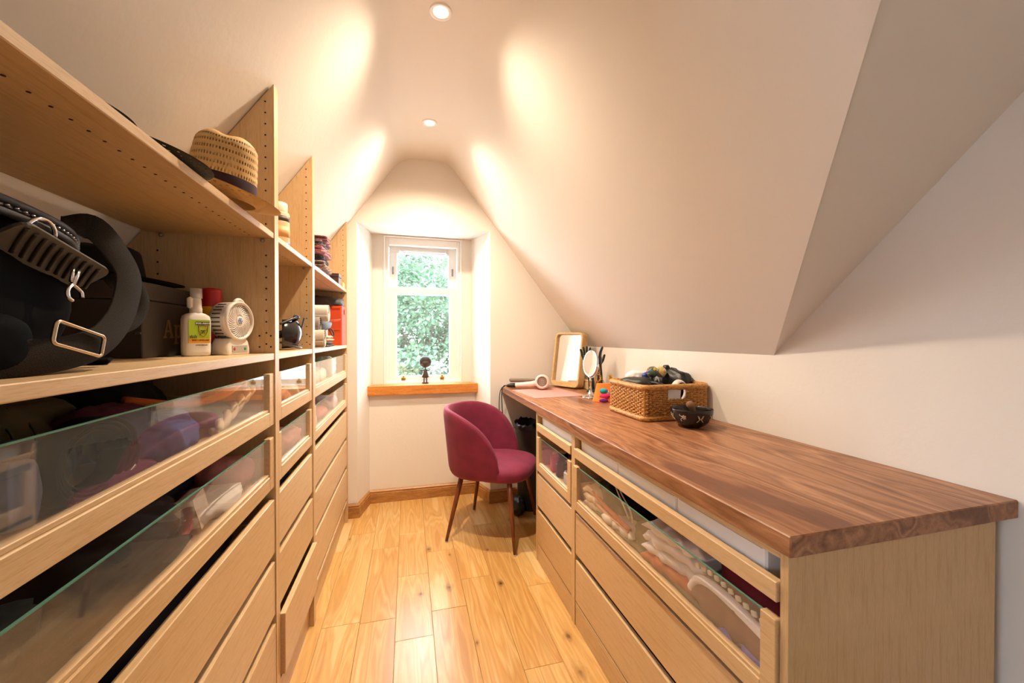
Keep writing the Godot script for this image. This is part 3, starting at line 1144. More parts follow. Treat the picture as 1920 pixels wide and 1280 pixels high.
	for pch in [[0.0, .066, .022, .016, "3bb6c4"], [.004, .034, .028, .017, "e5346c"], [.02, .05, .018, .02, "f0b9cf"], [-.006, .012, .024, .012, "7a2a86"], [.026, .02, .012, .012, "f2d24a"]]:
		st = S()
		var pc := V(1.087 + pch[0] * .9, Y + pch[1], 2.085 - (.034 - pch[1] * .22))
		lathe(st, [[.0005, -.002], [1.0, -.002], [1.0, .003], [.0005, .004]], pc, Basis(Vector3(pch[2], 0, pch[2] * .35), Vector3(0, .15, .55) * .7, Vector3(0, pch[3], 0)), 20)
		obj("patch", st, cloth(hexc(pch[4])), t)
	basket()
	bowl()

func bottle(at: Vector3, prof: Array, cap: Array, m: Material, cm: Material, called: String, label: String, cat: String) -> Node3D:
	var t := thing(called, label, cat, at)
	var st := S()
	lathe(st, prof, at, Basis.IDENTITY, 28)
	obj("body", st, m, t)
	st = S()
	lathe(st, cap, at, Basis.IDENTITY, 24)
	obj("cap", st, cm, t)
	return t

func hand_stand(at: Vector3, label: String, col: Color, splay: float, turn: float, lean: float) -> void:
	var t := thing("hand_stand", label, "jewellery stand", at, turn)
	var LN := Basis(Vector3.BACK, lean)
	var m := mat(col, .35)
	var st := S()
	lathe(st, [[.036, 0], [.037, .006], [.024, .012], [.019, .02]], Vector3.ZERO, Basis.IDENTITY, 24)
	obj("base", st, m, t, false)
	st = S()
	var rows := []
	for r in [[.0, .021, .019], [.06, .022, .02], [.13, .019, .017], [.175, .016, .013], [.195, .019, .012], [.22, .03, .013], [.245, .032, .012], [.252, .026, .009]]:
		var row := PackedVector3Array()
		for j in 20: row.append(Vector3(cos(TAU * j / 20) * r[1] - lean * r[0] * r[0] * 2.2, .012 + r[0] * .95, sin(TAU * j / 20) * r[2]))
		rows.append(row)
	loft(st, rows, true, true)
	obj("forearm", st, m, t, false)
	var lens := [.052, .066, .07, .062]
	for k in 4:
		st = S()
		var x := -.024 + k * .016
		var sp := (k - 1.5) * (.05 + splay * .22)
		var l: float = lens[k]
		var b0 := Vector3(x - lean * .14, .245, 0)
		var b1 := b0 + Vector3(sp * .4 - splay * .2 * .1, 1, .12).normalized() * l * .45
		var b2 := b1 + Vector3(sp * .9 - splay * .15, 1, .3).normalized() * l * .32
		var b3 := b2 + Vector3(sp - splay * .15, 1, .45).normalized() * l * .25
		tube(st, smooth_path([b0, b1, b2, b3], 4), [.0085, .0082, .008, .0078, .0078, .0076, .0074, .0072, .0072, .007, .0066, .006, .003], 10)
		obj("finger", st, m, t, false)
	st = S()
	tube(st, smooth_path([Vector3(.022 - lean * .1, .2, .002), Vector3(.046 - lean * .1, .215, .012), Vector3(.058 - lean * .1, .24, .02), Vector3(.062 - lean * .1, .26, .026)], 4), [.0105, .0102, .01, .0098, .0095, .0092, .009, .0088, .0085, .008, .0075, .006, .003], 10)
	obj("thumb", st, m, t, false)

func basket() -> void:
	var x0 := .998
	var x1 := 1.342
	var d0 := 1.53
	var d1 := 1.845
	var y0 := .8802
	var cx := (x0 + x1) * .5
	var cd := (d0 + d1) * .5
	var t := thing("wicker_basket", "open rectangular wicker basket full of odds and ends on the worktop", "basket", V(cx, y0, cd))
	var wk := mat(hexc("ffffff"), .5)
	wk.albedo_texture = ramp_tex(81, .012, 3, [[.1, hexc("8a5526")], [.35, hexc("b57c3c")], [.55, hexc("cf9a54")], [.8, hexc("c08844")], [1.0, hexc("dcae68")]], 0.0, .6)
	tri(wk, Vector3(4, 9, 4))
	# perimeter points at even spacing with their outward normals
	var pts := PackedVector2Array()
	var nrm := PackedVector2Array()
	var rr := rrect(x1 - x0, d1 - d0, .03, 8)
	var peri := 0.0
	for i in rr.size(): peri += rr[i].distance_to(rr[(i + 1) % rr.size()])
	var ns := 72
	var walk := func(step: float) -> Array:
		var o := []
		var need := 0.0
		var done := 0.0
		for i in rr.size():
			var a := rr[i]
			var b := rr[(i + 1) % rr.size()]
			var l := a.distance_to(b)
			while need <= done + l and o.size() < int(round(peri / step)):
				var p := a.lerp(b, (need - done) / max(l, 1e-6))
				var tg := (b - a).normalized()
				o.append([p, Vector2(tg.y, -tg.x)])
				need += step
			done += l
		return o
	var bend: Array = walk.call(peri / (ns * 2))
	var pt := func(e, y: float, off: float): return V(cx + e[0].x + e[1].x * off, y, cd + e[0].y + e[1].y * off)
	var hole := func(e, y: float) -> bool: return y > y0 + .098 and y < y0 + .14 and absf(e[0].x - .0) < .042 and absf(absf(e[0].y) - (d1 - d0) * .5) < .004
	var st := S()
	for k in range(0, bend.size(), 2):
		var e = bend[k]
		if hole.call(e, y0 + .12):
			tube(st, PackedVector3Array([pt.call(e, y0 + .01, -.004), pt.call(e, y0 + .098, -.004)]), .0028, 6)
		else:
			tube(st, PackedVector3Array([pt.call(e, y0 + .01, -.004), pt.call(e, y0 + .15, -.004)]), .0028, 6)
	obj("stake", st, wk, t).set_meta("kind", "stuff")
	st = S()
	var row := 0
	var y := y0 + .026
	while y < y0 + .14:
		var run := PackedVector3Array()
		var open := false
		for k in bend.size():
			var e = bend[k]
			if hole.call(e, y):
				if run.size() > 1: tube(st, run, .0034, 6, false, Vector2(.7, 1.15))
				run = PackedVector3Array()
				open = true
				continue
			var wv := 0.0
			if k % 2 == 0: wv = .0052 if (k / 2 + row) % 2 == 0 else -.0052
			run.append(pt.call(e, y, -.004 + wv))
		if open:
			if run.size() > 1: tube(st, run, .0034, 6, false, Vector2(.7, 1.15))
		else:
			tube(st, run, .0034, 6, true, Vector2(.7, 1.15))
		y += .0083
		row += 1
	obj("weave", st, wk, t).set_meta("kind", "stuff")
	for e in [[y0 + .0125, .0125, "base_rim"], [y0 + .15, .0135, "rim"]]:
		st = S()
		var fine: Array = walk.call(.0036)
		var path := PackedVector3Array()
		var rad := []
		for k in fine.size():
			path.append(pt.call(fine[k], e[0], -.004))
			rad.append(e[1] * (1.0 if k % 2 == 0 else .93))
		rad.append(rad[0])
		tube(st, path, rad, 12, true, Vector2(.8, 1.0))
		obj(e[2], st, wk, t)
	# posts bound at the corners
	for sx in [-1, 1]:
		for sd in [-1, 1]:
			st = S()
			var path := PackedVector3Array()
			var rad := []
			for k in 34:
				path.append(V(cx + sx * ((x1 - x0) * .5 - .013), y0 + .02 + k * .0036, cd + sd * ((d1 - d0) * .5 - .013)))
				rad.append(.0085 if k % 2 == 0 else .0078)
			tube(st, path, rad, 10)
			obj("corner_post", st, wk, t)
	st = S()
	bl(st, x0 + .01, x1 - .01, y0 + .004, y0 + .009, d0 + .01, d1 - .01, 0)
	obj("bottom", st, wk, t)
	# what is in it
	st = S()
	rumple(st, V(cx, y0 + .045, cd), Vector3(.29, .07, .26), 301, .15)
	tag(obj("dark_cloth", st, M.black_soft), "dark crumpled cloth at the bottom of the wicker basket", "cloth")
	st = S()
	rumple(st, V(1.075, y0 + .14, 1.70), Vector3(.12, .085, .16), 305, .18, 7.0, Basis(Vector3.UP, .4))
	tag(obj("glasses_case", st, mat(hexc("2a2b29"), .45)), "black soft glasses case at the left of the basket", "case")
	t = thing("strap_roll", "rolled black strap lying in the middle of the basket", "strap", V(1.12, y0 + .13, 1.60))
	st = S()
	for k in 3:
		var p := PackedVector3Array()
		for i in 20: p.append(V(1.115 + k * .012, y0 + .125, 1.63) + Basis(Vector3.UP, .5) * Vector3(0, sin(TAU * i / 20) * (.034 - k * .002), cos(TAU * i / 20) * (.05 - k * .006)))
		tube(st, p, .009, 8, true)
	obj("coil", st, mat(hexc("1d1f1f"), .5), t)
	st = S()
	rumple(st, V(1.135, y0 + .165, 1.79), Vector3(.13, .07, .08), 311, .2)
	tag(obj("white_cloth", st, cloth(hexc("e8e4df"))), "small bunched white cloth at the back of the basket", "cloth")
	st = S()
	bx(st, V(1.155, y0 + .188, 1.735), Vector3(.055, .028, .03), .006, Basis(Vector3.BACK, .3))
	tag(obj("small_packet", st, mat(hexc("33489a"), .35)), "small blue and white packet leaning on the white cloth", "packet")
	for k in 2:
		var bc: Vector3 = [V(1.150, y0 + .205, 1.69), V(1.203, y0 + .203, 1.70)][k]
		t = thing("patterned_ball", ["multicoloured ball in red, green and blue on the basket, the left of two", "multicoloured ball in yellow, pink and green on the basket, the right of two"][k], "ball", bc)
		st = S()
		lathe(st, ball_prof(.027), bc, Basis.IDENTITY, 24)
		obj("ball", st, mat([hexc("5a6f5e"), hexc("c9b36a")][k], .35), t)
		var r := RandomNumberGenerator.new()
		r.seed = 60 + k
		for i in 46:
			var n := Vector3(r.randfn(), r.randfn(), r.randfn()).normalized()
			var cols: Array = [["b8242a", "e0bc3a", "2b5fa0", "7a1f28", "d8d8c8", "3f8a58"], ["e07a8a", "f0d050", "6aa05a", "e8e0d0", "d86a3a", "88b8c8"]][k]
			st = S()
			var u := n.cross(Vector3(.3, 1, .2)).normalized()
			lathe(st, [[.0062, -.001], [.0055, .0012], [.0005, .0016]], bc + n * .0262, Basis(u, n, u.cross(n)), 8)
			obj("petal", st, mat(hexc(cols[i % 6]), .4), t)
	st = S()
	rumple(st, V(1.278, y0 + .148, 1.71), Vector3(.11, .12, .2), 321, .22, 8.0, Basis(Vector3.UP, .5) * Basis(Vector3.BACK, -.35))
	rumple(st, V(1.258, y0 + .21, 1.73), Vector3(.035, .05, .035), 323, .2)
	tag(obj("black_bag", st, mat(hexc("141313"), .38)), "crumpled shiny black bag at the right of the basket", "bag")
	st = S()
	var rp := PackedVector3Array()
	for i in 36: rp.append(V(1.215, y0 + .125, 1.575) + Basis(Vector3.UP, .3) * Vector3(.046 * cos(TAU * i / 36), .046 * sin(TAU * i / 36), 0))
	tube(st, rp, .011, 10, true, Vector2(1.2, .5))
	tag(obj("white_ring", st, mat(hexc("e9dfd8"), .35)), "white ring standing just behind the front rim of the basket", "ring")
	st = S()
	lathe(st, ball_prof(.03), V(1.13, y0 + .125, 1.585), Basis(Vector3(1, 0, 0), Vector3(0, .7, 0), Vector3(0, 0, 1)), 20)
	tag(obj("orange_pad", st, mat(hexc("a5602a"), .6)), "orange brown pad just behind the front rim of the basket", "pad")
	st = S()
	bx(st, V(1.165, y0 + .11, 1.548), Vector3(.07, .05, .003), .0008, Basis(Vector3.BACK, -.06))
	tag(obj("white_card", st, mat(hexc("e9e6ea"), .5)), "white card seen through the handle hole of the basket", "card")

func ball_prof(r: float, n := 14) -> Array:
	var o := []
	for i in n + 1:
		var a := PI * (float(i) / n - .5)
		o.append([max(.0003, r * cos(a)), r * sin(a)])
	return o

func bowl() -> void:
	var c := V(1.143, .8802, 1.405)
	var t := thing("bowl", "black bowl with painted cream flowers in front of the wicker basket", "bowl", c)
	var bm := mat(hexc("191310"), .25)
	var R := [[.028, .0], [.034, .0], [.038, .004], [.052, .012], [.066, .026], [.077, .045], [.082, .062], [.083, .076], [.0815, .0785], [.079, .077], [.078, .064], [.073, .048], [.062, .03], [.045, .016], [.0005, .011]]
	var st := S()
	lathe(st, R, c, Basis.IDENTITY, 48)
	obj("body", st, bm, t)
	var rad := func(y: float) -> float: return .066 + (.0825 - .066) * sqrt(clampf((y - .026) / .036, 0, 1)) if y > .026 else .05
	var sp := func(a: float, y: float): return c + Vector3(cos(a) * (rad.call(y) + .0006), y, sin(a) * (rad.call(y) + .0006))
	var cr := mat(hexc("d8cbb0"), .45)
	for k in 8:
		var a := TAU * k / 8 + .25
		st = S()
		if k % 2 == 0:
			for s in [-1, 1]:
				tube(st, smooth_path([sp.call(a - .17 * s, .033), sp.call(a - .06 * s, .043), sp.call(a - .05 * s, .05), sp.call(a - .15 * s, .06)], 5), .0011, 5)
				tube(st, smooth_path([sp.call(a, .045), sp.call(a + .1 * s, .05), sp.call(a + .09 * s, .058)], 5), .001, 5)
		else:
			for i in 5:
				var g := TAU * i / 5
				tube(st, smooth_path([sp.call(a, .05), sp.call(a + .09 * cos(g + .3), .05 + .008 * sin(g + .3)), sp.call(a + .09 * cos(g - .3), .05 + .008 * sin(g - .3)), sp.call(a, .05)], 4), .0013, 5)
			tube(st, smooth_path([sp.call(a + .02, .05), sp.call(a + .17, .042), sp.call(a + .16, .033)], 5), .0012, 5)
			tube(st, smooth_path([sp.call(a + .08, .053), sp.call(a + .2, .056), sp.call(a + .23, .061)], 5), .0014, 5)
		obj("painted_flower", st, cr, t)
	t = thing("makeup_brush", "fluffy brown make-up brush standing in the black bowl", "brush", c + Vector3(0, .012, 0))
	st = S()
	var b0 := c + Vector3(.03, .02, .02)
	var dir := Vector3(-.42, .8, -.2).normalized()
	tube(st, PackedVector3Array([b0, b0 + dir * .03, b0 + dir * .05]), [.004, .006, .007], 12)
	obj("handle", st, mat(hexc("3a2418"), .35), t)
	st = S()
	tube(st, PackedVector3Array([b0 + dir * .048, b0 + dir * .056, b0 + dir * .072, b0 + dir * .086, b0 + dir * .096, b0 + dir * .1]), [.007, .009, .0145, .016, .012, .003], 16)
	obj("bristles", st, cloth(hexc("8a6448")), t)
	# waste bin and bags in the knee space
	var bc := V(.885, 0.0, 2.805)
	t = thing("waste_bin", "round dark grey waste bin with a black liner in the knee space", "bin", bc)
	st = S()
	lathe(st, [[.095, 0], [.098, .004], [.122, .60], [.125, .605], [.125, .615], [.122, .618], [.117, .612], [.092, .012], [.0005, .01]], bc, Basis.IDENTITY, 40)
	obj("body", st, mat(hexc("34353a"), .42), t)
	st = S()
	var f := noise(77, 9.0, 2)
	var rows := []
	for p in [[.112, .56], [.116, .62], [.122, .632], [.129, .622], [.130, .60], [.129, .585]]:
		var row := PackedVector3Array()
		for j in 48:
			var g := TAU * j / 48
			var k := f.get_noise_3d(cos(g) * .4, p[1] * 3.0, sin(g) * .4)
			row.append(bc + Vector3(cos(g) * (p[0] + k * .004), p[1] + k * .022, sin(g) * (p[0] + k * .004)))
		rows.append(row)
	loft(st, rows, true, false)
	obj("liner", st, mat(hexc("121212"), .35), t)
	st = S()
	rumple(st, V(.762, .055, 2.715), Vector3(.085, .11, .12), 331, .3, 9.0)
	tag(obj("black_bag", st, mat(hexc("1c1d1f"), .35)), "crumpled black bag on the floor in front of the waste bin", "bag")
	# figure of a girl on the window sill
	var fc := V(.133, .8892, 3.215)
	t = thing("figurine", "small dark figurine of a girl with a big round head on the window sill", "figurine", fc)
	var fm := mat(hexc("3a302a"), .5)
	st = S()
	lathe(st, [[.024, 0], [.0255, .002], [.0255, .007], [.023, .009], [.0005, .009]], fc, Basis.IDENTITY, 24)
	obj("base", st, fm, t)
	st = S()
	for s in [-1, 1]:
		tube(st, PackedVector3Array([fc + Vector3(.011 * s, .009, .004), fc + Vector3(.011 * s, .014, 0), fc + Vector3(.010 * s, .05, 0)]), [.006, .0045, .0045], 10)
	lathe(st, [[.0005, .047], [.018, .046], [.027, .052], [.026, .066], [.018, .092], [.012, .108], [.006, .116], [.005, .13]], fc, Basis.IDENTITY, 24)
	for s in [-1, 1]:
		tube(st, smooth_path([fc + Vector3(.009 * s, .108, 0), fc + Vector3(.022 * s, .104, .004), fc + Vector3(.04 * s, .110, .008)], 4), [.0055, .005, .0045, .004, .004, .0036, .0034, .003, .002], 8)
	obj("dress_body", st, fm, t)
	st = S()
	var hc := fc + Vector3(0, .172, 0)
	lathe(st, ball_prof(.0475, 20), hc, Basis(Vector3(1, 0, 0), Vector3(0, .98, 0), Vector3(0, 0, .72)), 36)
	obj("hair", st, mat(hexc("2c2420"), .6), t)
	st = S()
	lathe(st, ball_prof(.036, 16), hc + Vector3(0, -.008, .0125), Basis(Vector3(1, 0, 0), Vector3(0, .86, 0), Vector3(0, 0, .68)), 30)
	var face := obj("face", st, mat(hexc("51443a"), .5), t)
	st = S()
	for s in [-1, 1]:
		tube(st, smooth_path([hc + Vector3(.019 * s, -.008, .0335), hc + Vector3(.013 * s, -.012, .0365), hc + Vector3(.007 * s, -.009, .0375)], 4), .0012, 6)
	tube(st, smooth_path([hc + Vector3(0, -.01, .037), hc + Vector3(.001, -.017, .0395), hc + Vector3(0, -.02, .037)], 4), .0016, 6)
	tube(st, smooth_path([hc + Vector3(-.005, -.027, .0345), hc + Vector3(0, -.0285, .0345), hc + Vector3(.005, -.027, .0345)], 4), .0014, 6)
	obj("features", st, mat(hexc("241c18"), .5), face)

# ---------------------------------------------------------------- things on the left shelves
func stage_shelves() -> void:
	var Y := 1.2033
	var T := 1.5742
	var st := S()
	# spray bottle with its printed label
	var c := V(-.535, Y, 1.21)
	var tn := .85
	var B := Basis(Vector3.UP, tn)
	var t := thing("spray_bottle", "white insect repellent spray bottle with a lime green label on the left shelf", "bottle", c)
	var oval := func(y: float, rx: float, rz: float) -> PackedVector3Array:
		var o := PackedVector3Array()
		for j in 32:
			var g := TAU * j / 32
			o.append(c + B * Vector3(signf(cos(g)) * pow(absf(cos(g)), .55) * rx, y, signf(sin(g)) * pow(absf(sin(g)), .75) * rz))
		return o
	var wp := mat(hexc("f0ebe2"), .35)
	st = S()
	loft(st, [oval.call(0, .026, .012), oval.call(.003, .0305, .0165), oval.call(.012, .0315, .0175), oval.call(.095, .0315, .0175), oval.call(.104, .029, .0165), oval.call(.110, .02, .0135), oval.call(.112, .0135, .0125)], true, true)
	obj("body", st, wp, t)
	st = S()
	lathe(st, [[.0135, .111], [.0135, .124], [.0125, .126], [.012, .145], [.011, .150], [.0105, .162], [.0005, .163]], c, B, 24)
	bx(st, c + B * Vector3(-.012, .138, .0), Vector3(.014, .03, .014), .004, B)
	obj("spray_head", st, wp, t)
	st = S()
	lathe(st, [[.0125, .15], [.0132, .152], [.0128, .176], [.0005, .177]], c + B * Vector3(.001, 0, 0), B, 24)
	var cp := mat(Color(.96, .95, .93, .45), .12)
	cp.transparency = BaseMaterial3D.TRANSPARENCY_ALPHA
	obj("clear_cap", st, cp, t)
	var lab := func(x0: float, x1: float, y0: float, y1: float, z: float, col: String, called := "label"):
		var s2 := S()
		bx(s2, c + B * Vector3((x0 + x1) * .5, (y0 + y1) * .5, z), Vector3(x1 - x0, y1 - y0, .0006), 0, B)
		return obj(called, s2, mat(hexc(col), .45), t)
	var L = lab.call(-.024, .024, .046, .094, .0176, "a9c51e")
	lab.call(-.024, .024, .034, .046, .0176, "f0a826", "label_band")
	lab.call(-.009, .023, .081, .089, .0182, "223328", "label_badge")
	letters("lettering", "BUG-AWAY", .0062, c + B * Vector3(.007, .085, .0188), B, mat(hexc("f2f2ea"), .5), t)
	letters("lettering", "INSECT REPELLENT", .0044, c + B * Vector3(.002, .0415, .0183), B, mat(hexc("3a2a10"), .5), t)
	letters("lettering", "CITRONELLA", .0044, c + B * Vector3(.004, .0285, .0181), B, mat(hexc("7a5a20"), .5), t)
	st = S()
	var shp := [Vector2(-.013, .019), Vector2(-.007, .017), Vector2(0, .0195), Vector2(.007, .017), Vector2(.013, .019), Vector2(.012, 0), Vector2(.007, -.011), Vector2(0, -.017), Vector2(-.007, -.011), Vector2(-.012, 0)]
	var pth := PackedVector3Array()
	for p in shp: pth.append(c + B * Vector3(p.x * .8 + .008, p.y * .8 + .064, .0182))
	tube(st, pth, .0007, 5, true)
	tube(st, PackedVector3Array([c + B * Vector3(.0, .054, .0182), c + B * Vector3(.017, .076, .0182)]), .0006, 5)
	obj("shield_print", st, mat(hexc("a83a22"), .5), L)
	st = S()
	for a in [[0.0, .007, .008], [0.0, -.006, .008]]:
		tube(st, PackedVector3Array([c + B * Vector3(.008, .066, .0183), c + B * Vector3(.008 + a[1], .0665, .0183)]), .0009, 5)
	for k in 4: tube(st, PackedVector3Array([c + B * Vector3(.008, .066, .0183), c + B * Vector3(.008 + [-.005, -.002, .002, .005][k], .058, .0183)]), .0003, 4)
	for k in 5: tube(st, PackedVector3Array([c + B * Vector3(-.02 + k * .003, .047, .018), c + B * Vector3(-.021 + k * .0036, .053 + .002 * (k % 2), .018)]), .0009, 5)
	obj("mosquito_print", st, mat(hexc("26301c"), .5), L)
	# yellow aerosol can
	c = V(-.54, Y, 1.31)
	B = Basis(Vector3.UP, .95)
	t = thing("aerosol_can", "yellow aerosol can with a red cap behind the white spray bottle", "spray can", c)
	st = S()
	lathe(st, [[.022, 0], [.025, .002], [.026, .004], [.026, .132], [.025, .135], [.022, .138]], c, B, 36)
	obj("body", st, mat(hexc("f2b418"), .3), t)
	st = S()
	lathe(st, [[.0245, .134], [.0248, .138], [.0248, .18], [.0235, .186], [.019, .188], [.0005, .1885]], c, B, 36)
	obj("cap", st, mat(hexc("b01f1c"), .28), t)
	letters("lettering", "ab", .022, c + B * Vector3(.004, .102, .0262), B, mat(hexc("c0301c"), .5), t)
	st = S()
	lathe(st, [[.0262, .03], [.0264, .03], [.0264, .072], [.0262, .072]], c, B, 36, false)
	obj("label_block", st, mat(hexc("d2302c"), .45), t)
	st = S()
	lathe(st, [[.0262, .01], [.0264, .01], [.0264, .017], [.0262, .017]], c, B, 36, false)
	obj("label_band", st, mat(hexc("c8382c"), .45), t)
	# little white fan
	fan(V(-.485, Y, 1.30))
	# dark box with gold lettering and the hat on it
	c = V(-.72, Y, 1.22)
	t = thing("keepsake_box", "dark grey box with ornate gold lettering behind the spray bottle", "box", c)
	var bm := mat(hexc("3c3630"), .55)
	st = S()
	bl(st, -.85, -.592, Y, Y + .135, 1.10, 1.362, .002)
	obj("body", st, bm, t)
	st = S()
	bl(st, -.851, -.591, Y + .1365, Y + .178, 1.099, 1.363, .002)
	obj("lid", st, bm, t)
	for y in [.058, .172]:
		st = S()
		bx(st, V(-.6, Y + y, 1.0985), Vector3(.012, .005, .002), .0008)
		obj("metal_clip", st, M.steel, t)
	letters("lettering", "Apr", .062, V(-.5905, Y + .068, 1.235), Basis(Vector3.UP, PI / 2), mat(hexc("8d7440"), .4, .4), t, "Droid Serif", .0008)
	hat(V(-.735, Y + .1784, 1.225), .078, .1, .155, .02, "hat", "black felt hat with a wide brim lying on the dark box", mat(hexc("0e0d0c"), .9), null, .0, false)
	# hats on the top shelf
	hat(V(-.465, T, 1.165), .078, .17, .135, .02, "hat", "straw panama hat with a dark purple band at the end of the top shelf", straw(hexc("d9b173")), cloth(hexc("2e1622")), .10, true)
	hat(V(-.50, T, .90), .07, .03, .125, .022, "hat", "dark woven sun hat lying flat on the top shelf beside the straw hat", straw(hexc("34332a")), null, .0, true)
	hat(V(-.52, T, .72), .085, .04, .115, .012, "hat", "dark felt cap on the top shelf nearest the camera", cloth(hexc("26231f")), null, .0, false)
	handbag()
	# tube standing on the upper shelf of the narrow unit
	c = V(-.475, T, 1.70)
	t = thing("cosmetic_tube", "beige bottle with a blue base label on the upper shelf of the narrow unit", "bottle", c)
	st = S()
	lathe(st, [[.032, 0], [.034, .003], [.034, .15], [.032, .155], [.02, .157]], c, Basis.IDENTITY, 28)
	obj("body", st, mat(hexc("d8b48a"), .45), t)
	st = S()
	lathe(st, [[.026, .157], [.027, .16], [.027, .19], [.024, .193], [.0005, .193]], c, Basis.IDENTITY, 24)
	obj("cap", st, mat(hexc("ead9bc"), .4), t)
	for e in [[.01, .04, "3a62b4"], [.12, .14, "4a3a34"], [.06, .1, "c89a60"]]:
		st = S()
		lathe(st, [[.0342, e[0]], [.0345, e[0]], [.0345, e[1]], [.0342, e[1]]], c, Basis.IDENTITY, 28, false)
		obj("label_band", st, mat(hexc(e[2]), .5), t)
	goggles(V(-.485, Y, 1.765))
	# last unit: scarves, little boxes, felt bin and what lies beside it
	var sc := [["b98f8a", "pink and grey"], ["6f6a4c", "olive"], ["3a3440", "dark patterned"], ["c77f86", "rose"], ["4c4a52", "grey"], ["b5485c", "red"]]
	for k in 6:
		st = S()
		var hh := .036
		folded(st, V(-.53 + .012 * (k % 2), T + .018 + k * hh, 2.30 + .03 * (k % 3)), Vector3(.2, hh, .32 - .015 * k), 2, 400 + k, Basis(Vector3.UP, .05 * (k % 3)))
		var m := cloth(hexc("ffffff"))
		m.albedo_texture = ramp_tex(500 + k, .02, 2, [[.2, hexc(sc[k][0])], [.45, hexc(sc[k][0]).darkened(.45)], [.55, hexc(sc[(k + 2) % 6][0])], [.7, hexc(sc[k][0]).lightened(.3)], [1.0, hexc("2c2630")]])
		tri(m, Vector3(3, 14, 9))
		tag(obj("scarf", st, m), sc[k][1] + " folded scarf, %s in the stack on the upper shelf" % ["lowest", "second lowest", "third lowest", "third from top", "second from top", "topmost"][k], "scarf", "folded scarves on the upper shelf")
	st = S()
	bl(st, -.47, -.41, T, T + .05, 2.62, 2.72, .002)
	bl(st, -.472, -.408, T + .051, T + .072, 2.618, 2.722, .002)
	tag(obj("gift_box", st, mat(hexc("4a3330"), .5)), "small dark brown lidded box on the upper shelf beside the scarves", "box")
	st = S()
	bl(st, -.455, -.405, T, T + .038, 2.75, 2.83, .003)
	tag(obj("packet", st, mat(hexc("e0a95a"), .5)), "small amber coloured packet at the far end of the upper shelf", "packet")
	# felt bin
	t = thing("felt_bin", "orange red felt storage bin with a handle hole on the left shelf by the window", "storage bin", V(-.55, Y, 2.78))
	var fm := cloth(hexc("cc4a1e"), .95, .2)
	var X := [-.70, -.408]
	var D := [2.70, 2.855]
	st = S()
	bl(st, X[0], X[1], Y, Y + .006, D[0], D[1], .001)
	bl(st, X[0], X[1], Y + .006, Y + .25, D[0], D[0] + .005, .0015)
	bl(st, X[0], X[1], Y + .006, Y + .25, D[1] - .005, D[1], .0015)
	bl(st, X[0], X[0] + .005, Y + .006, Y + .25, D[0] + .005, D[1] - .005, .0015)
	obj("body", st, fm, t)
	st = S()
	var hx := X[1] as float
	var out := PackedVector2Array([Vector2(D[0] + .004, Y + .004), Vector2(D[1] - .004, Y + .004), Vector2(D[1] - .004, Y + .25), Vector2(2.79, Y + .25), Vector2(2.79, Y + .238)])
	for i in 13: out.append(Vector2(2.79 - .018 * sin(TAU * i / 12), Y + .216 + .022 * cos(TAU * i / 12)))
	out.append_array(PackedVector2Array([Vector2(2.7899, Y + .238), Vector2(2.7899, Y + .25), Vector2(D[0] + .004, Y + .25)]))
	prism(st, out, hx - .001, hx + .004, func(a, b, w): return V(w, b, a))
	obj("end_panel", st, cloth(hexc("f0605a"), .95, .3), t)
	for y in [Y + .1, Y + .235]:
		st = S()
		tube(st, PackedVector3Array([V(-.69, y, D[0] - .0015), V(-.415, y, D[0] - .0015)]), .002, 6)
		obj("seam", st, fm, t)
	st = S()
	rumple(st, V(-.545, Y + .272, 2.775), Vector3(.27, .085, .17), 341, .18)
	tag(obj("grey_bag", st, mat(hexc("3e3d3f"), .6)), "dark grey folded bag lying on top of the orange felt bin", "bag")
	# cap, glasses case, rolled towels
	t = thing("cap", "orange red peaked cap beside the felt bin", "cap", V(-.5, Y + .19, 2.42))
	st = S()
	lathe(st, [[.085, 0], [.084, .02], [.072, .05], [.045, .072], [.0005, .078]], V(-.53, Y + .14, 2.46), Basis(Vector3.RIGHT, .2), 28)
	obj("crown", st, cloth(hexc("d9492a")), t)
	st = S()
	var rows := []
	for i in 9:
		var a := lerpf(-1.2, 1.2, i / 8.0)
		var o := PackedVector3Array()
		var p0 := V(-.53 + cos(a) * .08, Y + .145, 2.46 - sin(a) * .08)
		var p1 := V(-.53 + .03 + cos(a) * .125, Y + .155 - .012 * absf(sin(a)) , 2.46 - sin(a) * .085)
		for e in [[p0, .002], [p1, .002], [p1, -.002], [p0, -.002]]: o.append(e[0] + Vector3(0, e[1], 0))
		rows.append(o)
	loft(st, rows, true, true)
	obj("peak", st, cloth(hexc("e5603c")), t)
	t = thing("glasses_case", "dark grey oval glasses case with a wrist loop beside the felt bin", "case", V(-.44, Y + .1, 2.36))
	st = S()
	rows = []
	for i in 13:
		var v := PI * (i / 12.0 - .5)
		var o := PackedVector3Array()
		for j in 18:
			var g := TAU * j / 18
			o.append(V(-.455, Y + .118, 2.36) + Basis(Vector3.UP, -.25) * Basis(Vector3.RIGHT, .12) * Vector3(cos(g) * .034 * pow(max(cos(v), 0.0), .6), sin(g) * .034 * pow(max(cos(v), 0.0), .6), -sin(v) * .085))
		rows.append(o)
	loft(st, rows, true, true)
	obj("shell", st, mat(hexc("2c2d2f"), .5), t)
	st = S()
	tube(st, smooth_path([V(-.433, Y + .105, 2.44), V(-.42, Y + .09, 2.475), V(-.418, Y + .06, 2.50), V(-.424, Y + .066, 2.48), V(-.436, Y + .1, 2.445)]), .0035, 7)
	obj("wrist_loop", st, M.black, t)
	var tw := [["b5a898", "tan"], ["877d74", "taupe"], ["cdc4b9", "cream"]]
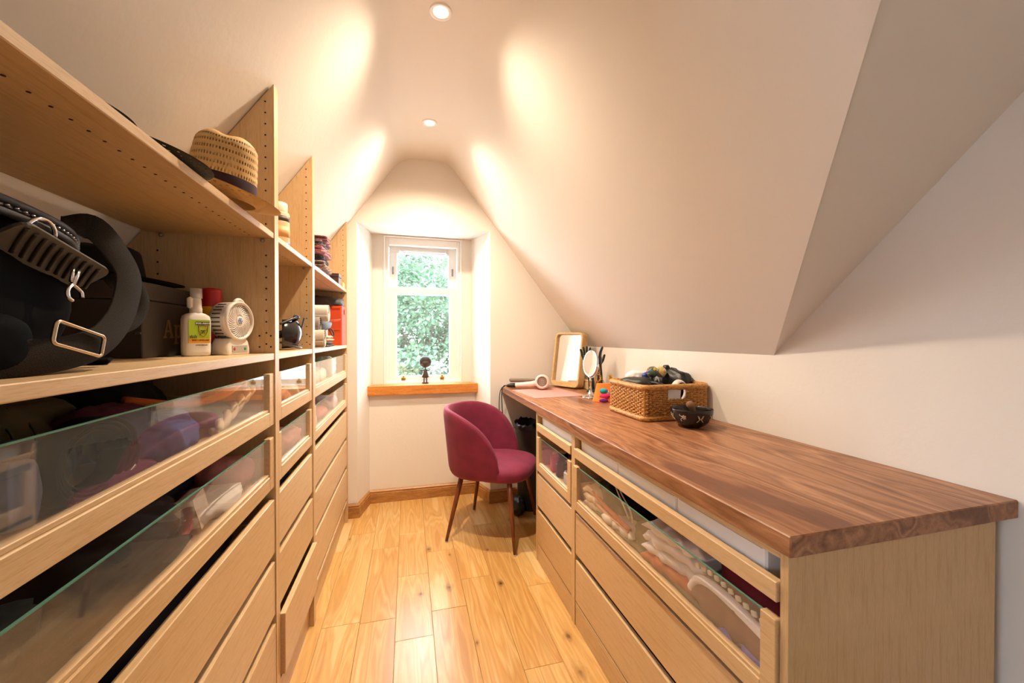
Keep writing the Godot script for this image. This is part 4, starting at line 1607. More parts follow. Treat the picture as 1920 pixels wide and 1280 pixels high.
	for k in 3:
		t = thing("rolled_towel", tw[k][1] + " rolled towel, %s in the pile left of the felt bin" % ["at the bottom", "in the middle", "on top"][k], "towel", V(-.52, Y + .04 + .05 * k, 2.12), 0, "rolled towels by the felt bin")
		st = S()
		var sp := PackedVector3Array()
		var wd := PackedVector3Array()
		for i in 60:
			var a := i * .42
			var r := .008 + i * .00062
			sp.append(V(-.50 - .03 * (k % 2), Y + .047 + k * .064, 2.10 + .05 * k) + Vector3(0, r * sin(a), r * cos(a)))
			wd.append(Vector3(.22, 0, .02))
		band(st, sp, wd, .004)
		obj("towel", st, cloth(hexc(tw[k][0])), t)
	st = S()
	lathe(st, [[.002, -.01], [.05, -.0095], [.066, -.004], [.068, .003], [.05, .01], [.002, .012]], V(-.462, Y + .075, 2.475), Basis(Vector3(0, 1, 0), Vector3(.86, 0, .5), Vector3(.0, 0, 1.0)), 30)
	tag(obj("green_pouch", st, cloth(hexc("c9d6bc"), .8)), "flat pale green pouch standing on edge before the orange felt bin", "pouch")
	for k in 2:
		st = S()
		folded(st, V(-.45, Y + .014 + k * .03, 2.30), Vector3(.10, .028, .17), 2, 450 + k)
		tag(obj("folded_cloth", st, cloth(hexc(["54514e", "c9ae90"][k]))), ["dark folded cloth on the left shelf under a tan cloth", "tan folded cloth resting on the dark cloth below the glasses case"][k], "cloth")

func straw(c: Color) -> StandardMaterial3D:
	var m := mat(c, .7)
	return m

# open weave: pieces of a lathed profile left out in a pattern
func weave(st: SurfaceTool, prof: Array, n: int, at: Callable, gap: Callable) -> void:
	var t := PackedVector3Array()
	for i in prof.size() - 1:
		for j in n:
			if gap.call(i, j): continue
			var a: Vector3 = at.call(prof[i], j, n, 0.0)
			var b: Vector3 = at.call(prof[i], j + 1, n, 0.0)
			var c: Vector3 = at.call(prof[i + 1], j + 1, n, 0.0)
			var d: Vector3 = at.call(prof[i + 1], j, n, 0.0)
			q4(t, a, b, c, d)
			var e := .0016
			var A: Vector3 = at.call(prof[i], j, n, e)
			var B: Vector3 = at.call(prof[i], j + 1, n, e)
			var C: Vector3 = at.call(prof[i + 1], j + 1, n, e)
			var D: Vector3 = at.call(prof[i + 1], j, n, e)
			q4(t, D, C, B, A)
	emit(st, t, 1)

func hat(c: Vector3, r: float, h: float, brim: float, curl: float, called: String, label: String, m: Material, bandm: Material, tilt: float, woven: bool) -> void:
	var t := thing(called, label, "hat", c)
	var B := Basis(Vector3.UP, .25) * Basis(Vector3.RIGHT, tilt * .5) * Basis(Vector3.BACK, -tilt * 1.3)
	var base := c + Vector3(0, .003, 0)
	var lift := .0
	if tilt > 0: lift = .022
	var at := func(p, j: int, n: int, off: float):
		var a := TAU * j / n
		var rad: float = p[0] - off * .6
		var y: float = p[1] - off + lift
		var v := Vector3(cos(a) * rad, y, sin(a) * rad * .88)
		if p[0] > r * 1.02:      # the brim rises at its sides and dips at the front
			var k: float = (p[0] - r) / (brim - r)
			v.y += curl * k * k * (1.0 - .9 * absf(cos(a)))
		if p.size() > 2:         # pinched crown
			v.y -= p[2] * exp(-pow(v.x / (r * .28), 2.0)) * (1.0 if absf(v.z) < r else .6)
			v.z *= 1.0 - p[2] * 9.0 * exp(-pow((v.x - r * .75) / (r * .5), 2.0))
		return base + B * v
	var pb := []
	for i in 15: pb.append([lerpf(brim, r, i / 14.0), .004])
	var pc := []
	for i in 25:
		var v := i / 24.0
		if v < .6: pc.append([r * (1.0 - .16 * v - .12 * v * v), .004 + h * v / .6 * .74])
		else:
			var u := (v - .6) / .4
			pc.append([max(.001, r * .861 * cos(u * PI * .5)), .004 + h * (.74 + .26 * sin(u * PI * .5)), h * .1 * u if woven else h * .12 * u])
	var st := S()
	if woven:
		weave(st, pb, 132, at, func(i, j): return i > 0 and i < 13 and i % 2 == 1 and (j + (i / 2) % 2 * 2) % 4 == 0)
	else:
		weave(st, pb, 64, at, func(i, j): return false)
	obj("brim", st, m, t)
	st = S()
	if woven:
		weave(st, pc, 132, at, func(i, j): return i > 3 and i < 17 and i % 2 == 0 and (j + (i / 2) % 2) % 2 == 0)
	else:
		weave(st, pc, 64, at, func(i, j): return false)
	obj("crown", st, m, t)
	if bandm:
		st = S()
		var rows := []
		for p in [[r + .001, .006], [r + .0014, .008], [r * .93 + .003, .054], [r * .925 + .002, .056]]:
			var row := PackedVector3Array()
			for j in 64: row.append(at.call([p[0] - .0001 if p[0] <= r * 1.02 else p[0], p[1]], j, 64, 0.0))
			rows.append(row)
		loft(st, rows, true, false)
		obj("ribbon", st, bandm, t)

func fan(c: Vector3) -> void:
	var t := thing("fan", "small white battery desk fan at the end of the left shelf", "fan", c)
	var wm := mat(hexc("f0e6da"), .38)
	var B := Basis(Vector3.UP, 1.28)
	var st := S()
	var o := PackedVector2Array()
	for p in rrect(.098, .05, .012, 5): o.append(p)
	var rows := []
	for e in [[0.0, .92], [.003, 1.0], [.018, 1.0], [.034, .9], [.046, .72]]:
		var row := PackedVector3Array()
		for p in o: row.append(c + B * Vector3(p.x * e[1], e[0], p.y * (.8 + e[1] * .2) - .006))
		rows.append(row)
	loft(st, rows, true, true)
	obj("base", st, wm, t)
	var hc := c + B * Vector3(0, .096, 0)
	var F := B * Basis(Vector3.RIGHT, PI / 2)       # y axis of F looks out of the front
	F = B * Basis(Vector3(1, 0, 0), Vector3(0, 0, 1), Vector3(0, -1, 0))
	st = S()
	lathe(st, [[.047, -.03], [.052, -.028], [.054, .012], [.056, .014], [.056, .022], [.053, .025], [.049, .024], [.048, .018], [.046, -.024]], hc, F, 48, false)
	var body := obj("housing", st, wm, t)
	st = S()
	for k in 11:
		var a := PI * (.62 + k * .07)
		for s in [-1, 1]:
			bx(st, hc + F * Vector3(cos(a) * .0533 * s, -.008, sin(a) * .0533 * -1.0 * -1.0), Vector3(.003, .024, .0035), .0006, F * Basis(Vector3.UP, -a))
	obj("air_slot", st, mat(hexc("3a3430"), .7), body).set_meta("kind", "stuff")
	st = S()
	for k in 32:
		var a0 := TAU * k / 32
		var p := PackedVector3Array()
		for i in 7:
			var u := i / 6.0
			var rr := lerpf(.013, .0495, u)
			var a := a0 + u * u * .75 - u * .1
			p.append(hc + F * Vector3(cos(a) * rr, .020 - .002 * u, sin(a) * rr))
		tube(st, p, .00135, 5, false, Vector2(.8, 1.6))
	obj("grille", st, wm, t)
	st = S()
	for k in 4:
		var a := TAU * k / 4 + .3
		var u := Vector3(cos(a), 0, sin(a))
		var w := Vector3(-sin(a), 0, cos(a))
		loft(st, [PackedVector3Array([hc + F * (u * .01 + w * .006 + Vector3(0, .0, 0)), hc + F * (u * .01 - w * .006 + Vector3(0, .006, 0)), hc + F * (u * .01 - w * .006 + Vector3(0, .0045, 0)), hc + F * (u * .01 + w * .006 + Vector3(0, -.0015, 0))]),
			PackedVector3Array([hc + F * (u * .044 + w * .02 + Vector3(0, -.004, 0)), hc + F * (u * .044 - w * .016 + Vector3(0, .009, 0)), hc + F * (u * .044 - w * .016 + Vector3(0, .0075, 0)), hc + F * (u * .044 + w * .02 + Vector3(0, -.0055, 0))])])
	lathe(st, [[.012, -.006], [.012, .01], [.0005, .012]], hc, F, 20)
	obj("rotor", st, mat(hexc("e6dacb"), .4), t)
	st = S()
	lathe(st, [[.0135, .016], [.0135, .0215], [.012, .0225], [.0005, .023]], hc, F, 28)
	var hub := obj("hub", st, wm, t)
	st = S()
	for k in 6:
		var a := TAU * k / 6
		tube(st, PackedVector3Array([hc + F * Vector3(0, .0232, 0), hc + F * Vector3(cos(a) * .009, .0232, sin(a) * .009)]), .0008, 5)
		for s in [-1, 1]:
			tube(st, PackedVector3Array([hc + F * Vector3(cos(a) * .0055, .0232, sin(a) * .0055), hc + F * Vector3(cos(a + .35 * s) * .0085, .0232, sin(a + .35 * s) * .0085)]), .0006, 5)
	obj("snowflake_emblem", st, mat(hexc("5b94cf"), .4), hub)
	st = S()
	bx(st, hc + B * Vector3(0, .05, .018), Vector3(.026, .012, .008), .003, B)
	tube(st, smooth_path([hc + B * Vector3(-.016, .049, .018), hc + B * Vector3(-.01, .056, .018), hc + B * Vector3(0, .059, .018), hc + B * Vector3(.01, .056, .018), hc + B * Vector3(.016, .049, .018)], 5), .006, 10)
	obj("hang_tab", st, wm, t)
	st = S()
	bx(st, c + B * Vector3(.002, .0165, .0195), Vector3(.06, .019, .0016), .0006, B)
	var pn := obj("control_panel", st, mat(hexc("b7b1a8"), .35), t)
	for e in [[-.02, "c8403a"], [.022, "3c9a5c"]]:
		st = S()
		lathe(st, [[.0045, 0], [.004, .001], [.0005, .0012]], c + B * Vector3(e[0], .0165, .0203), F, 14)
		obj("button", st, mat(hexc(e[1]), .4), pn)

func goggles(c: Vector3) -> void:
	var t := thing("goggles", "black wrap-around face goggles with a strap on the left shelf of the narrow unit", "goggles", c)
	var B := Basis(Vector3.UP, 1.75)
	var bm := mat(hexc("19171a"), .18)
	var st := S()
	var rows := []
	for i in 25:
		var a := lerpf(-1.35, 1.35, i / 24.0)
		var row := PackedVector3Array()
		for k in 14:
			var v := k / 13.0
			var y := .012 + v * .112
			var w := 1.0 - pow(absf(v - .45) * 1.5, 3.0) * .6
			var bulge := sin(v * PI) * .018
			row.append(c + B * Vector3(sin(a) * (.088 + bulge * .4) * w, y - absf(a) * .004, cos(a) * (.062 + bulge) - .01))
		rows.append(row)
	var back := []
	for r in rows:
		var full := PackedVector3Array(r)
		for k in range(13, -1, -1): full.append(r[k] - (r[k] - c - Vector3(0, .06, 0)).normalized() * .004)
		back.append(full)
	loft(st, back, true, true)
	obj("visor", st, bm, t)
	st = S()
	tube(st, smooth_path([c + B * Vector3(-.085, .03, .0), c + B * Vector3(-.05, .012, .05), c + B * Vector3(0, .008, .066), c + B * Vector3(.05, .012, .05), c + B * Vector3(.085, .03, .0)]), .0045, 8)
	tube(st, smooth_path([c + B * Vector3(-.085, .10, .0), c + B * Vector3(-.05, .125, .045), c + B * Vector3(0, .13, .058), c + B * Vector3(.05, .125, .045), c + B * Vector3(.085, .10, .0)]), .0045, 8)
	obj("frame", st, mat(hexc("3b3a40"), .35), t)
	st = S()
	bx(st, c + B * Vector3(0, .132, .05), Vector3(.075, .014, .02), .004, B)
	bx(st, c + B * Vector3(.0, .105, .072), Vector3(.02, .05, .006), .002, B * Basis(Vector3.RIGHT, .25))
	obj("clip", st, mat(hexc("4a4c5a"), .3), t)
	st = S()
	var path := smooth_path([c + B * Vector3(-.084, .07, -.005), c + B * Vector3(-.095, .075, -.05), c + B * Vector3(-.04, .07, -.1), c + B * Vector3(.04, .05, -.1), c + B * Vector3(.095, .055, -.05), c + B * Vector3(.084, .065, -.005)])
	var wd := PackedVector3Array()
	for p in path: wd.append(Vector3(0, .032, 0))
	band(st, path, wd, .003)
	obj("strap", st, M.black_soft, t)
	letters("lettering", "GHOST", .011, c + B * Vector3(.005, .018, .0665), B, mat(hexc("8d8d92"), .4), t)

func handbag() -> void:
	var Y := 1.2033
	var t := thing("shoulder_bag", "large black leather bag with zip, wide grey strap and metal fittings on the left shelf", "bag", V(-.6, Y, .66))
	# body: a padded rounded block with its top turned over
	var st := S()
	var rows := []
	var f := noise(88, 7.0, 2)
	var n := 30
	for i in n + 1:
		var u := i / float(n)
		var d := lerpf(.42, .775, u)
		var e := pow(max(0.0, 1.0 - pow(absf(u * 2.0 - 1.0), 7.0)), .4)
		var row := PackedVector3Array()
		for j in 40:
			var g := TAU * j / 40
			var x := -.615 + signf(cos(g)) * pow(absf(cos(g)), .45) * .125 * (.75 + .25 * e)
			var y := Y + .125 + signf(sin(g)) * pow(absf(sin(g)), .5) * .125 * e
			y -= max(0.0, u - .55) * .07 * (1.0 if sin(g) > 0 else 0.0)
			x += f.get_noise_3d(x, y, d) * .01
			row.append(V(x, y, d))
		rows.append(row)
	loft(st, rows, true, true)
	obj("body", st, M.black_leather, t)
	# zip: two raised welts and the teeth between, run along the front below the lid
	var zl := func(dy: float, o: float) -> PackedVector3Array: return smooth_path([V(-.489 + o, Y + .213 + dy, .42), V(-.484 + o, Y + .212 + dy, .55), V(-.484 + o, Y + .207 + dy, .66), V(-.487 + o, Y + .196 + dy, .735), V(-.505 + o, Y + .18 + dy, .775), V(-.54 + o, Y + .175 + dy, .79)], 8)
	for dy in [.011, -.005]:
		st = S()
		tube(st, zl.call(dy, .0), .0055, 8)
		obj("zip_welt", st, mat(hexc("2c2825"), .6), t)
	st = S()
	for p in zl.call(.003, .003): lathe(st, [[.0005, -.002], [.003, -.001], [.003, .001], [.0005, .002]], p, Basis.IDENTITY, 6)
	tube(st, zl.call(.003, .0), .002, 6)
	obj("zip_teeth", st, M.steel, t).set_meta("kind", "stuff")
	# D ring in its tab
	st = S()
	var p := PackedVector3Array()
	for i in 16: p.append(V(-.478 + .004 * sin(PI * i / 15), Y + .187 + .02 * sin(PI * i / 15), .678 - .022 * cos(PI * i / 15)))
	tube(st, p, .0026, 8)
	tube(st, PackedVector3Array([V(-.478, Y + .187, .654), V(-.478, Y + .187, .702)]), .0026, 8)
	obj("ring", st, M.chrome, t)
	st = S()
	bx(st, V(-.480, Y + .176, .678), Vector3(.008, .028, .034), .003)
	obj("ring_tab", st, M.black_leather, t)
	# hard ribbed flap hanging below the lid
	var fl := Basis(Vector3(.35, .25, -.9).normalized(), 0.0)
	var ax := (V(-.462, Y + .152, .765) - V(-.46, Y + .188, .625)).normalized()
	var ay := Vector3(-.72, -.62, -.2)
	ay = (ay - ax * ay.dot(ax)).normalized()
	fl = Basis(ax, ax.cross(ay) * -1.0, ay)
	var fc := V(-.475, Y + .158, .695)
	st = S()
	var outl := PackedVector2Array()
	for q in rrect(.155, .05, .014, 5): outl.append(q)
	prism(st, outl, -.0025, .0025, func(a, b, w): return fc + fl * Vector3(a, w, b))
	var flap := obj("stiff_flap", st, mat(hexc("3c3834"), .45), t)
	st = S()
	for k in 10:
		var x := -.062 + k * .0138
		tube(st, smooth_path([fc + fl * Vector3(x - .006, -.0028, -.018), fc + fl * Vector3(x + .002, -.0034, -.004), fc + fl * Vector3(x + .008, -.0034, .006), fc + fl * Vector3(x + .018, -.0028, .018)], 4), .0028, 6)
		tube(st, smooth_path([fc + fl * Vector3(x - .006, .0028, -.018), fc + fl * Vector3(x + .002, .0034, -.004), fc + fl * Vector3(x + .018, .0028, .018)], 4), .0028, 6)
	obj("rib", st, mat(hexc("231a12"), .5), flap).set_meta("kind", "stuff")
	# swivel clip
	st = S()
	tube(st, PackedVector3Array([V(-.465, Y + .148, .722), V(-.464, Y + .122, .709)]), .003, 8)
	tube(st, PackedVector3Array([V(-.465, Y + .148, .712), V(-.464, Y + .127, .706)]), .0022, 8)
	p = smooth_path([V(-.464, Y + .124, .708), V(-.462, Y + .115, .697), V(-.461, Y + .105, .696), V(-.46, Y + .1, .702)], 4)
	tube(st, p, .0026, 8)
	p = smooth_path([V(-.464, Y + .124, .708), V(-.462, Y + .115, .72), V(-.461, Y + .106, .721)], 4)
	tube(st, p, .0026, 8)
	obj("swivel_clip", st, M.chrome, t)
	# wide webbing strap falling from the corner, over the shelf edge and back
	var web := mat(hexc("3a3631"), .8)
	web.metallic_specular = .2
	web.albedo_texture = ramp_tex(91, .03, 2, [[.3, hexc("a8a29a")], [.7, hexc("ffffff")]])
	tri(web, Vector3(30, 30, 30))
	st = S()
	var path := smooth_path([V(-.515, Y + .225, .765), V(-.485, Y + .222, .785), V(-.468, Y + .19, .802), V(-.452, Y + .15, .805), V(-.445, Y + .105, .785), V(-.440, Y + .07, .755), V(-.438, Y + .042, .715), V(-.440, Y + .028, .665), V(-.45, Y + .022, .60), V(-.47, Y + .02, .52)], 7)
	var wd := PackedVector3Array()
	for i in path.size():
		var u := float(i) / (path.size() - 1)
		var tg := (path[min(i + 1, path.size() - 1)] - path[max(0, i - 1)]).normalized()
		var nn := Vector3(1, .05 - u * .2, .25).normalized().lerp(Vector3(.55, .8, .2).normalized(), smoothstep(.0, .12, .12 - u)).normalized()
		wd.append(tg.cross(nn).normalized() * .046)
	band(st, path, wd, .0035)
	obj("strap", st, web, t)
	st = S()
	path = smooth_path([V(-.50, Y + .14, .835), V(-.475, Y + .155, .848), V(-.462, Y + .12, .86), V(-.460, Y + .085, .845), V(-.462, Y + .065, .81), V(-.475, Y + .06, .77)], 7)
	wd = PackedVector3Array()
	for i in path.size():
		var tg := (path[min(i + 1, path.size() - 1)] - path[max(0, i - 1)]).normalized()
		wd.append(tg.cross(Vector3(.9, .1, .45).normalized()).normalized() * .02)
	band(st, path, wd, .003)
	obj("strap", st, web, t)
	# slider buckle on the lower run
	st = S()
	var bc := V(-.432, Y + .045, .672)
	var bx_ := (V(-.437, Y + .036, .712) - V(-.437, Y + .056, .634)).normalized()
	var by := Vector3.UP.slide(bx_).normalized()
	p = PackedVector3Array()
	for q in rrect(.084, .03, .006, 4): p.append(bc + bx_ * q.x + by * q.y)
	tube(st, p, .0026, 8, true)
	obj("slider_buckle", st, mat(hexc("c9b79c"), .2, 1.0), t)
	st = S()
	rumple(st, V(-.485, Y + .04, .595), Vector3(.08, .075, .085), 351, .08, 6.0)
	var pm := mat(hexc("0b0d0f"), .8)
	pm.metallic_specular = .15
	obj("shoulder_pad", st, pm, t)
	st = S()
	bx(st, V(-.55, Y + .006, .9), Vector3(.03, .009, .12), .003, Basis(Vector3.UP, .5))
	tag(obj("black_strap", st, M.black_leather), "short black leather strap lying flat on the left shelf before the dark box", "strap")

# ---------------------------------------------------------------- clothes in the drawers
func lump(called: String, label: String, cat: String, c: Vector3, s: Vector3, col: String, seed_: int, amp := .22, turn := 0.0) -> MeshInstance3D:
	var st := S()
	rumple(st, c, s, seed_, amp, 9.0, Basis(Vector3.UP, turn))
	return tag(obj(called, st, cloth(hexc(col))), label, cat)

func fold(called: String, label: String, cat: String, c: Vector3, s: Vector3, col: String, layers: int, seed_: int, turn := 0.0) -> MeshInstance3D:
	var st := S()
	folded(st, c, s, layers, seed_, Basis(Vector3.UP, turn))
	return tag(obj(called, st, cloth(hexc(col))), label, cat)

func stage_contents() -> void:
	var st := S()
	# upper glass drawer of the near unit
	var y := 1.0145
	var t := thing("belt", "coiled black leather belt behind the glass of the near upper drawer", "belt", V(-.445, y, .72))
	for k in 4:
		st = S()
		var path := PackedVector3Array()
		var wd := PackedVector3Array()
		for i in 37:
			var a := TAU * i / 36
			var r := .058 - k * .0062 + i * .00014
			path.append(V(-.452 - k * .003, y + .0585 + r * sin(a), .72 + r * cos(a) * 1.35))
			wd.append(Vector3(.032, 0, 0))
		band(st, path, wd, .0036)
		obj("coil", st, M.black_leather, t)
	st = S()
	bx(st, V(-.437, y + .014, .79), Vector3(.004, .026, .014), .001, Basis(Vector3.RIGHT, .5))
	obj("buckle", st, M.chrome, t)
	t = thing("printed_shirt", "navy shirt with a white number seven behind the coiled belt", "shirt", V(-.55, y, .72))
	st = S()
	rumple(st, V(-.56, y + .042, .70), Vector3(.13, .085, .20), 601, .1)
	obj("fabric", st, cloth(hexc("1c2748")), t)
	letters("printed_number", "7", .075, V(-.490, y + .038, .715), Basis(Vector3.UP, PI / 2), cloth(hexc("d9d2c4")), t)
	lump("shirt", "crumpled blue shirt behind the glass in the middle of the near upper drawer", "shirt", V(-.50, y + .04, .945), Vector3(.13, .082, .22), "35528f", 603, .3, .2)
	lump("top", "plum coloured top behind the crumpled blue shirt", "top", V(-.60, y + .045, .99), Vector3(.10, .095, .22), "5c1f38", 605, .25)
	lump("top", "plum coloured cloth lying in front of the blue shirt beside the belt", "top", V(-.455, y + .012, .80), Vector3(.05, .022, .12), "5a1c40", 606, .2)
	t = thing("jacket", "olive jacket with a black drawcord at the back of the near upper drawer", "jacket", V(-.70, y, .85))
	st = S()
	rumple(st, V(-.74, y + .066, .84), Vector3(.22, .135, .34), 607, .22)
	obj("fabric", st, cloth(hexc("5b5334")), t)
	for k in 2:
		st = S()
		tube(st, smooth_path([V(-.64, y + .12, .80 + k * .04), V(-.618, y + .08, .82 + k * .04), V(-.615, y + .03, .815 + k * .04)]), .002, 6)
		obj("drawcord", st, M.black, t)
	lump("leggings", "black clothing piled high under the shelf at the back of the near upper drawer", "clothing", V(-.74, y + .075, 1.18), Vector3(.22, .155, .26), "17161c", 609, .2)
	t = thing("scarf", "bright orange scarf at the far end of the near upper drawer", "scarf", V(-.5, y, 1.2))
	st = S()
	tube(st, smooth_path([V(-.60, y + .1, 1.05), V(-.52, y + .075, 1.13), V(-.475, y + .085, 1.20), V(-.455, y + .112, 1.26), V(-.47, y + .09, 1.30)]), .014, 10, false, Vector2(1.2, .6))
	obj("fabric", st, cloth(hexc("e07a2c")), t)
	lump("top", "sage green top below the orange scarf in the near upper drawer", "top", V(-.55, y + .032, 1.23), Vector3(.12, .06, .16), "6f8060", 612, .25)
	t = thing("tie_belt", "cream twisted tie belt at the far end of the near upper drawer", "belt", V(-.44, y, 1.25))
	for k in 2:
		st = S()
		var p := PackedVector3Array()
		for i in 30:
			var u := i / 29.0
			p.append(V(-.448 + .007 * cos(u * 16.0 + k * PI), y + .012 + u * .075 + .007 * sin(u * 16.0 + k * PI), 1.10 + u * .22))
		tube(st, p, .009, 8)
		obj("strand", st, cloth(hexc("d8c09a")), t)
	fold("carrier_bag", "pale blue paper bag near the camera in the near upper drawer", "bag", V(-.46, y + .045, .615), Vector3(.016, .085, .03), "6b7896", 1, 614)
	# second glass drawer of the near unit
	y = .8205
	lump("top", "pink top at the far end of the near second drawer", "top", V(-.50, y + .045, 1.285), Vector3(.12, .085, .13), "c58a90", 621, .2)
	lump("shirt", "white shirt lying flat behind the glass of the near second drawer", "shirt", V(-.485, y + .024, 1.12), Vector3(.12, .045, .26), "e6dfd6", 623, .2)
	lump("trousers", "dark navy trousers at the back of the near second drawer", "trousers", V(-.68, y + .055, 1.18), Vector3(.22, .11, .32), "1b2338", 625, .2)
	lump("jumper", "dark brown jumper filling the middle of the near second drawer", "jumper", V(-.575, y + .048, .87), Vector3(.24, .096, .36), "2a211c", 627, .2)
	lump("trousers", "dark green trousers at the near end of the near second drawer", "trousers", V(-.575, y + .048, .56), Vector3(.24, .096, .26), "20281f", 629, .2)
	fold("cardigan", "very dark brown folded cardigan lying along the glass of the near second drawer", "cardigan", V(-.475, y + .02, .70), Vector3(.09, .04, .52), "1f1712", 1, 630)
	st = S()
	bx(st, V(-.446, y + .05, 1.03), Vector3(.001, .075, .05), .0003, Basis(Vector3.BACK, .12) * Basis(Vector3.RIGHT, .25))
	tag(obj("price_tag", st, mat(hexc("ece2d4"), .6)), "cream cardboard tag standing behind the glass of the near second drawer", "tag")
	t = thing("strap", "coral red strap lying along the near second drawer", "strap", V(-.45, y, .95))
	st = S()
	tube(st, smooth_path([V(-.462, y + .02, .84), V(-.455, y + .016, .92), V(-.455, y + .024, .98), V(-.47, y + .055, 1.02)]), .011, 8, false, Vector2(1.0, .5))
	obj("band", st, cloth(hexc("b8544a")), t)
	# glass drawers of the narrow unit
	y = 1.0145
	lump("plastic_bag", "bunched clear and orange packaging in the upper glass drawer of the narrow unit", "bag", V(-.5, y + .028, 1.60), Vector3(.14, .055, .2), "c98a60", 631, .35)
	lump("sock_bundle", "greyish white bundle at the far end of that same upper drawer of the narrow unit", "clothing", V(-.48, y + .025, 1.77), Vector3(.1, .05, .1), "bfb4a8", 633, .3)
	y = .8205
	lump("underwear", "salmon pink crumpled clothes in the second glass drawer of the narrow unit", "clothing", V(-.5, y + .04, 1.68), Vector3(.15, .08, .28), "c07c72", 635, .3)
	lump("leggings", "black clothing behind the salmon pink clothes in the narrow unit", "clothing", V(-.68, y + .055, 1.64), Vector3(.18, .11, .3), "1d1b20", 637, .2)
	# glass drawers of the unit by the window
	y = 1.0145
	lump("top", "lilac top at the near end of the window-side upper drawer", "top", V(-.50, y + .065, 2.02), Vector3(.14, .125, .16), "9a86b8", 641, .2)
	lump("jumper", "dark grey jumper rising above the window-side upper drawer", "jumper", V(-.62, y + .07, 2.28), Vector3(.16, .14, .26), "4c484e", 643, .2)
	lump("towel", "white towels filling the front of the window-side upper drawer", "towel", V(-.49, y + .04, 2.25), Vector3(.13, .08, .28), "e9dccd", 645, .15)
	lump("plastic_bag", "pale turquoise bag at the far end of the window-side upper drawer", "bag", V(-.48, y + .06, 2.56), Vector3(.11, .12, .16), "bcd8da", 647, .2)
	y = .8205
	lump("shirt", "white shirt at the near end of the window-side second drawer", "shirt", V(-.5, y + .045, 2.04), Vector3(.14, .09, .2), "e8e2de", 651, .2)
	lump("top", "coral top in the middle of the window-side second drawer", "top", V(-.49, y + .035, 2.26), Vector3(.13, .07, .22), "d06a5a", 653, .25)
	lump("shirt", "pale pink shirt at the far end of the window-side second drawer", "shirt", V(-.49, y + .04, 2.58), Vector3(.13, .085, .24), "dcc4c0", 655, .2)
	lump("leggings", "black leggings behind the shirts in the window-side second drawer", "clothing", V(-.66, y + .06, 2.4), Vector3(.16, .12, .5), "1b1a1e", 657, .2)
	# right glass drawers
	y = .5425
	lump("black_dress", "black clothing with white piping at the far end of the wide glass drawer", "clothing", V(.85, y + .07, 1.42), Vector3(.2, .14, .2), "131217", 661, .15)
	for k in 2:
		st = S()
		tube(st, smooth_path([V(.80 + k * .02, y + .14, 1.44), V(.775 + k * .012, y + .12, 1.36), V(.765 + k * .01, y + .085, 1.29 - k * .02), V(.76, y + .06, 1.25 - k * .02)]), .003, 6)
		tag(obj("cord", st, cloth(hexc("e8e0dc"))), ["white cord over the black clothing in the wide glass drawer, nearer the glass", "white cord over the black clothing in the wide glass drawer, farther from the glass"][k], "cord")
	fold("top", "folded cream and coral top behind the glass at the far end of the wide drawer", "top", V(.765, y + .045, 1.48), Vector3(.07, .09, .14), "e2cdbb", 3, 663, .2)
	for k in 2:
		st = S()
		tube(st, smooth_path([V(.742, y + .09 - k * .03, 1.53), V(.738, y + .07 - k * .03, 1.45), V(.738, y + .055 - k * .02, 1.36), V(.742, y + .045 - k * .01, 1.22)]), .008, 8, false, Vector2(1.2, .6))
		tag(obj("strap", st, cloth(hexc(["d0603c", "c88a6c"][k]))), ["bright coral strap lying along the wide glass drawer", "dull salmon strap lying below the coral strap in the wide glass drawer"][k], "strap")
	fold("vest", "cream vest folded low behind the glass of the wide drawer", "top", V(.77, y + .02, 1.30), Vector3(.08, .035, .2), "e9ddcb", 1, 665, .1)
	fold("shirt", "neatly folded white shirt in the middle of the wide glass drawer", "shirt", V(.80, y + .085, 1.0), Vector3(.13, .1, .24), "ebe4e6", 3, 667, .15)
	fold("striped_shirt", "folded grey striped shirt behind the white shirt in the wide drawer", "shirt", V(.93, y + .075, .93), Vector3(.13, .13, .26), "8a86a0", 3, 668)
	fold("trousers", "burnt orange trousers folded under the white shirt in the wide drawer", "trousers", V(.79, y + .02, .99), Vector3(.12, .036, .26), "b8623c", 1, 669, .1)
	lump("jumper", "deep red jumper at the near end of the wide glass drawer", "jumper", V(.86, y + .085, .76), Vector3(.16, .16, .24), "6e1520", 671, .12)
	fold("blanket", "olive blanket spread flat over the bottom of the wide glass drawer", "blanket", V(.83, y + .006, 1.1), Vector3(.2, .013, .92), "67552f", 1, 674)
	lump("jumper", "olive jumper along the middle bottom of the wide glass drawer", "jumper", V(.83, y + .03, 1.16), Vector3(.16, .06, .18), "6e5c36", 673, .18)
	t = thing("handbag", "brown bag with a white padded edge against the glass at the near end", "bag", V(.75, y, .78))
	st = S()
	folded(st, V(.752, y + .042, .765), Vector3(.055, .083, .24), 1, 675)
	obj("body", st, cloth(hexc("7c4a34")), t)
	st = S()
	tube(st, smooth_path([V(.735, y + .04, .90), V(.735, y + .075, .875), V(.735, y + .088, .83), V(.735, y + .085, .76), V(.735, y + .07, .66)]), .012, 10)
	obj("padded_edge", st, cloth(hexc("ece2dc")), t)
	st = S()
	for k in 11: bx(st, V(.742, y + .112 - absf(k - 2.5) * .003, .885 - k * .022), Vector3(.006, .012, .015), .003, Basis(Vector3.RIGHT, -.3))
	obj("lace_trim", st, cloth(hexc("e2d4b4")), t).set_meta("kind", "stuff")
	fold("shirt", "lilac shirt lying under the brown bag at the near end", "shirt", V(.80, y + .008, .72), Vector3(.16, .016, .16), "6f62a8", 1, 677)
	lump("jumper", "black jumper along the back of the wide glass drawer", "jumper", V(1.13, y + .06, 1.1), Vector3(.2, .12, .8), "191719", 679, .15)
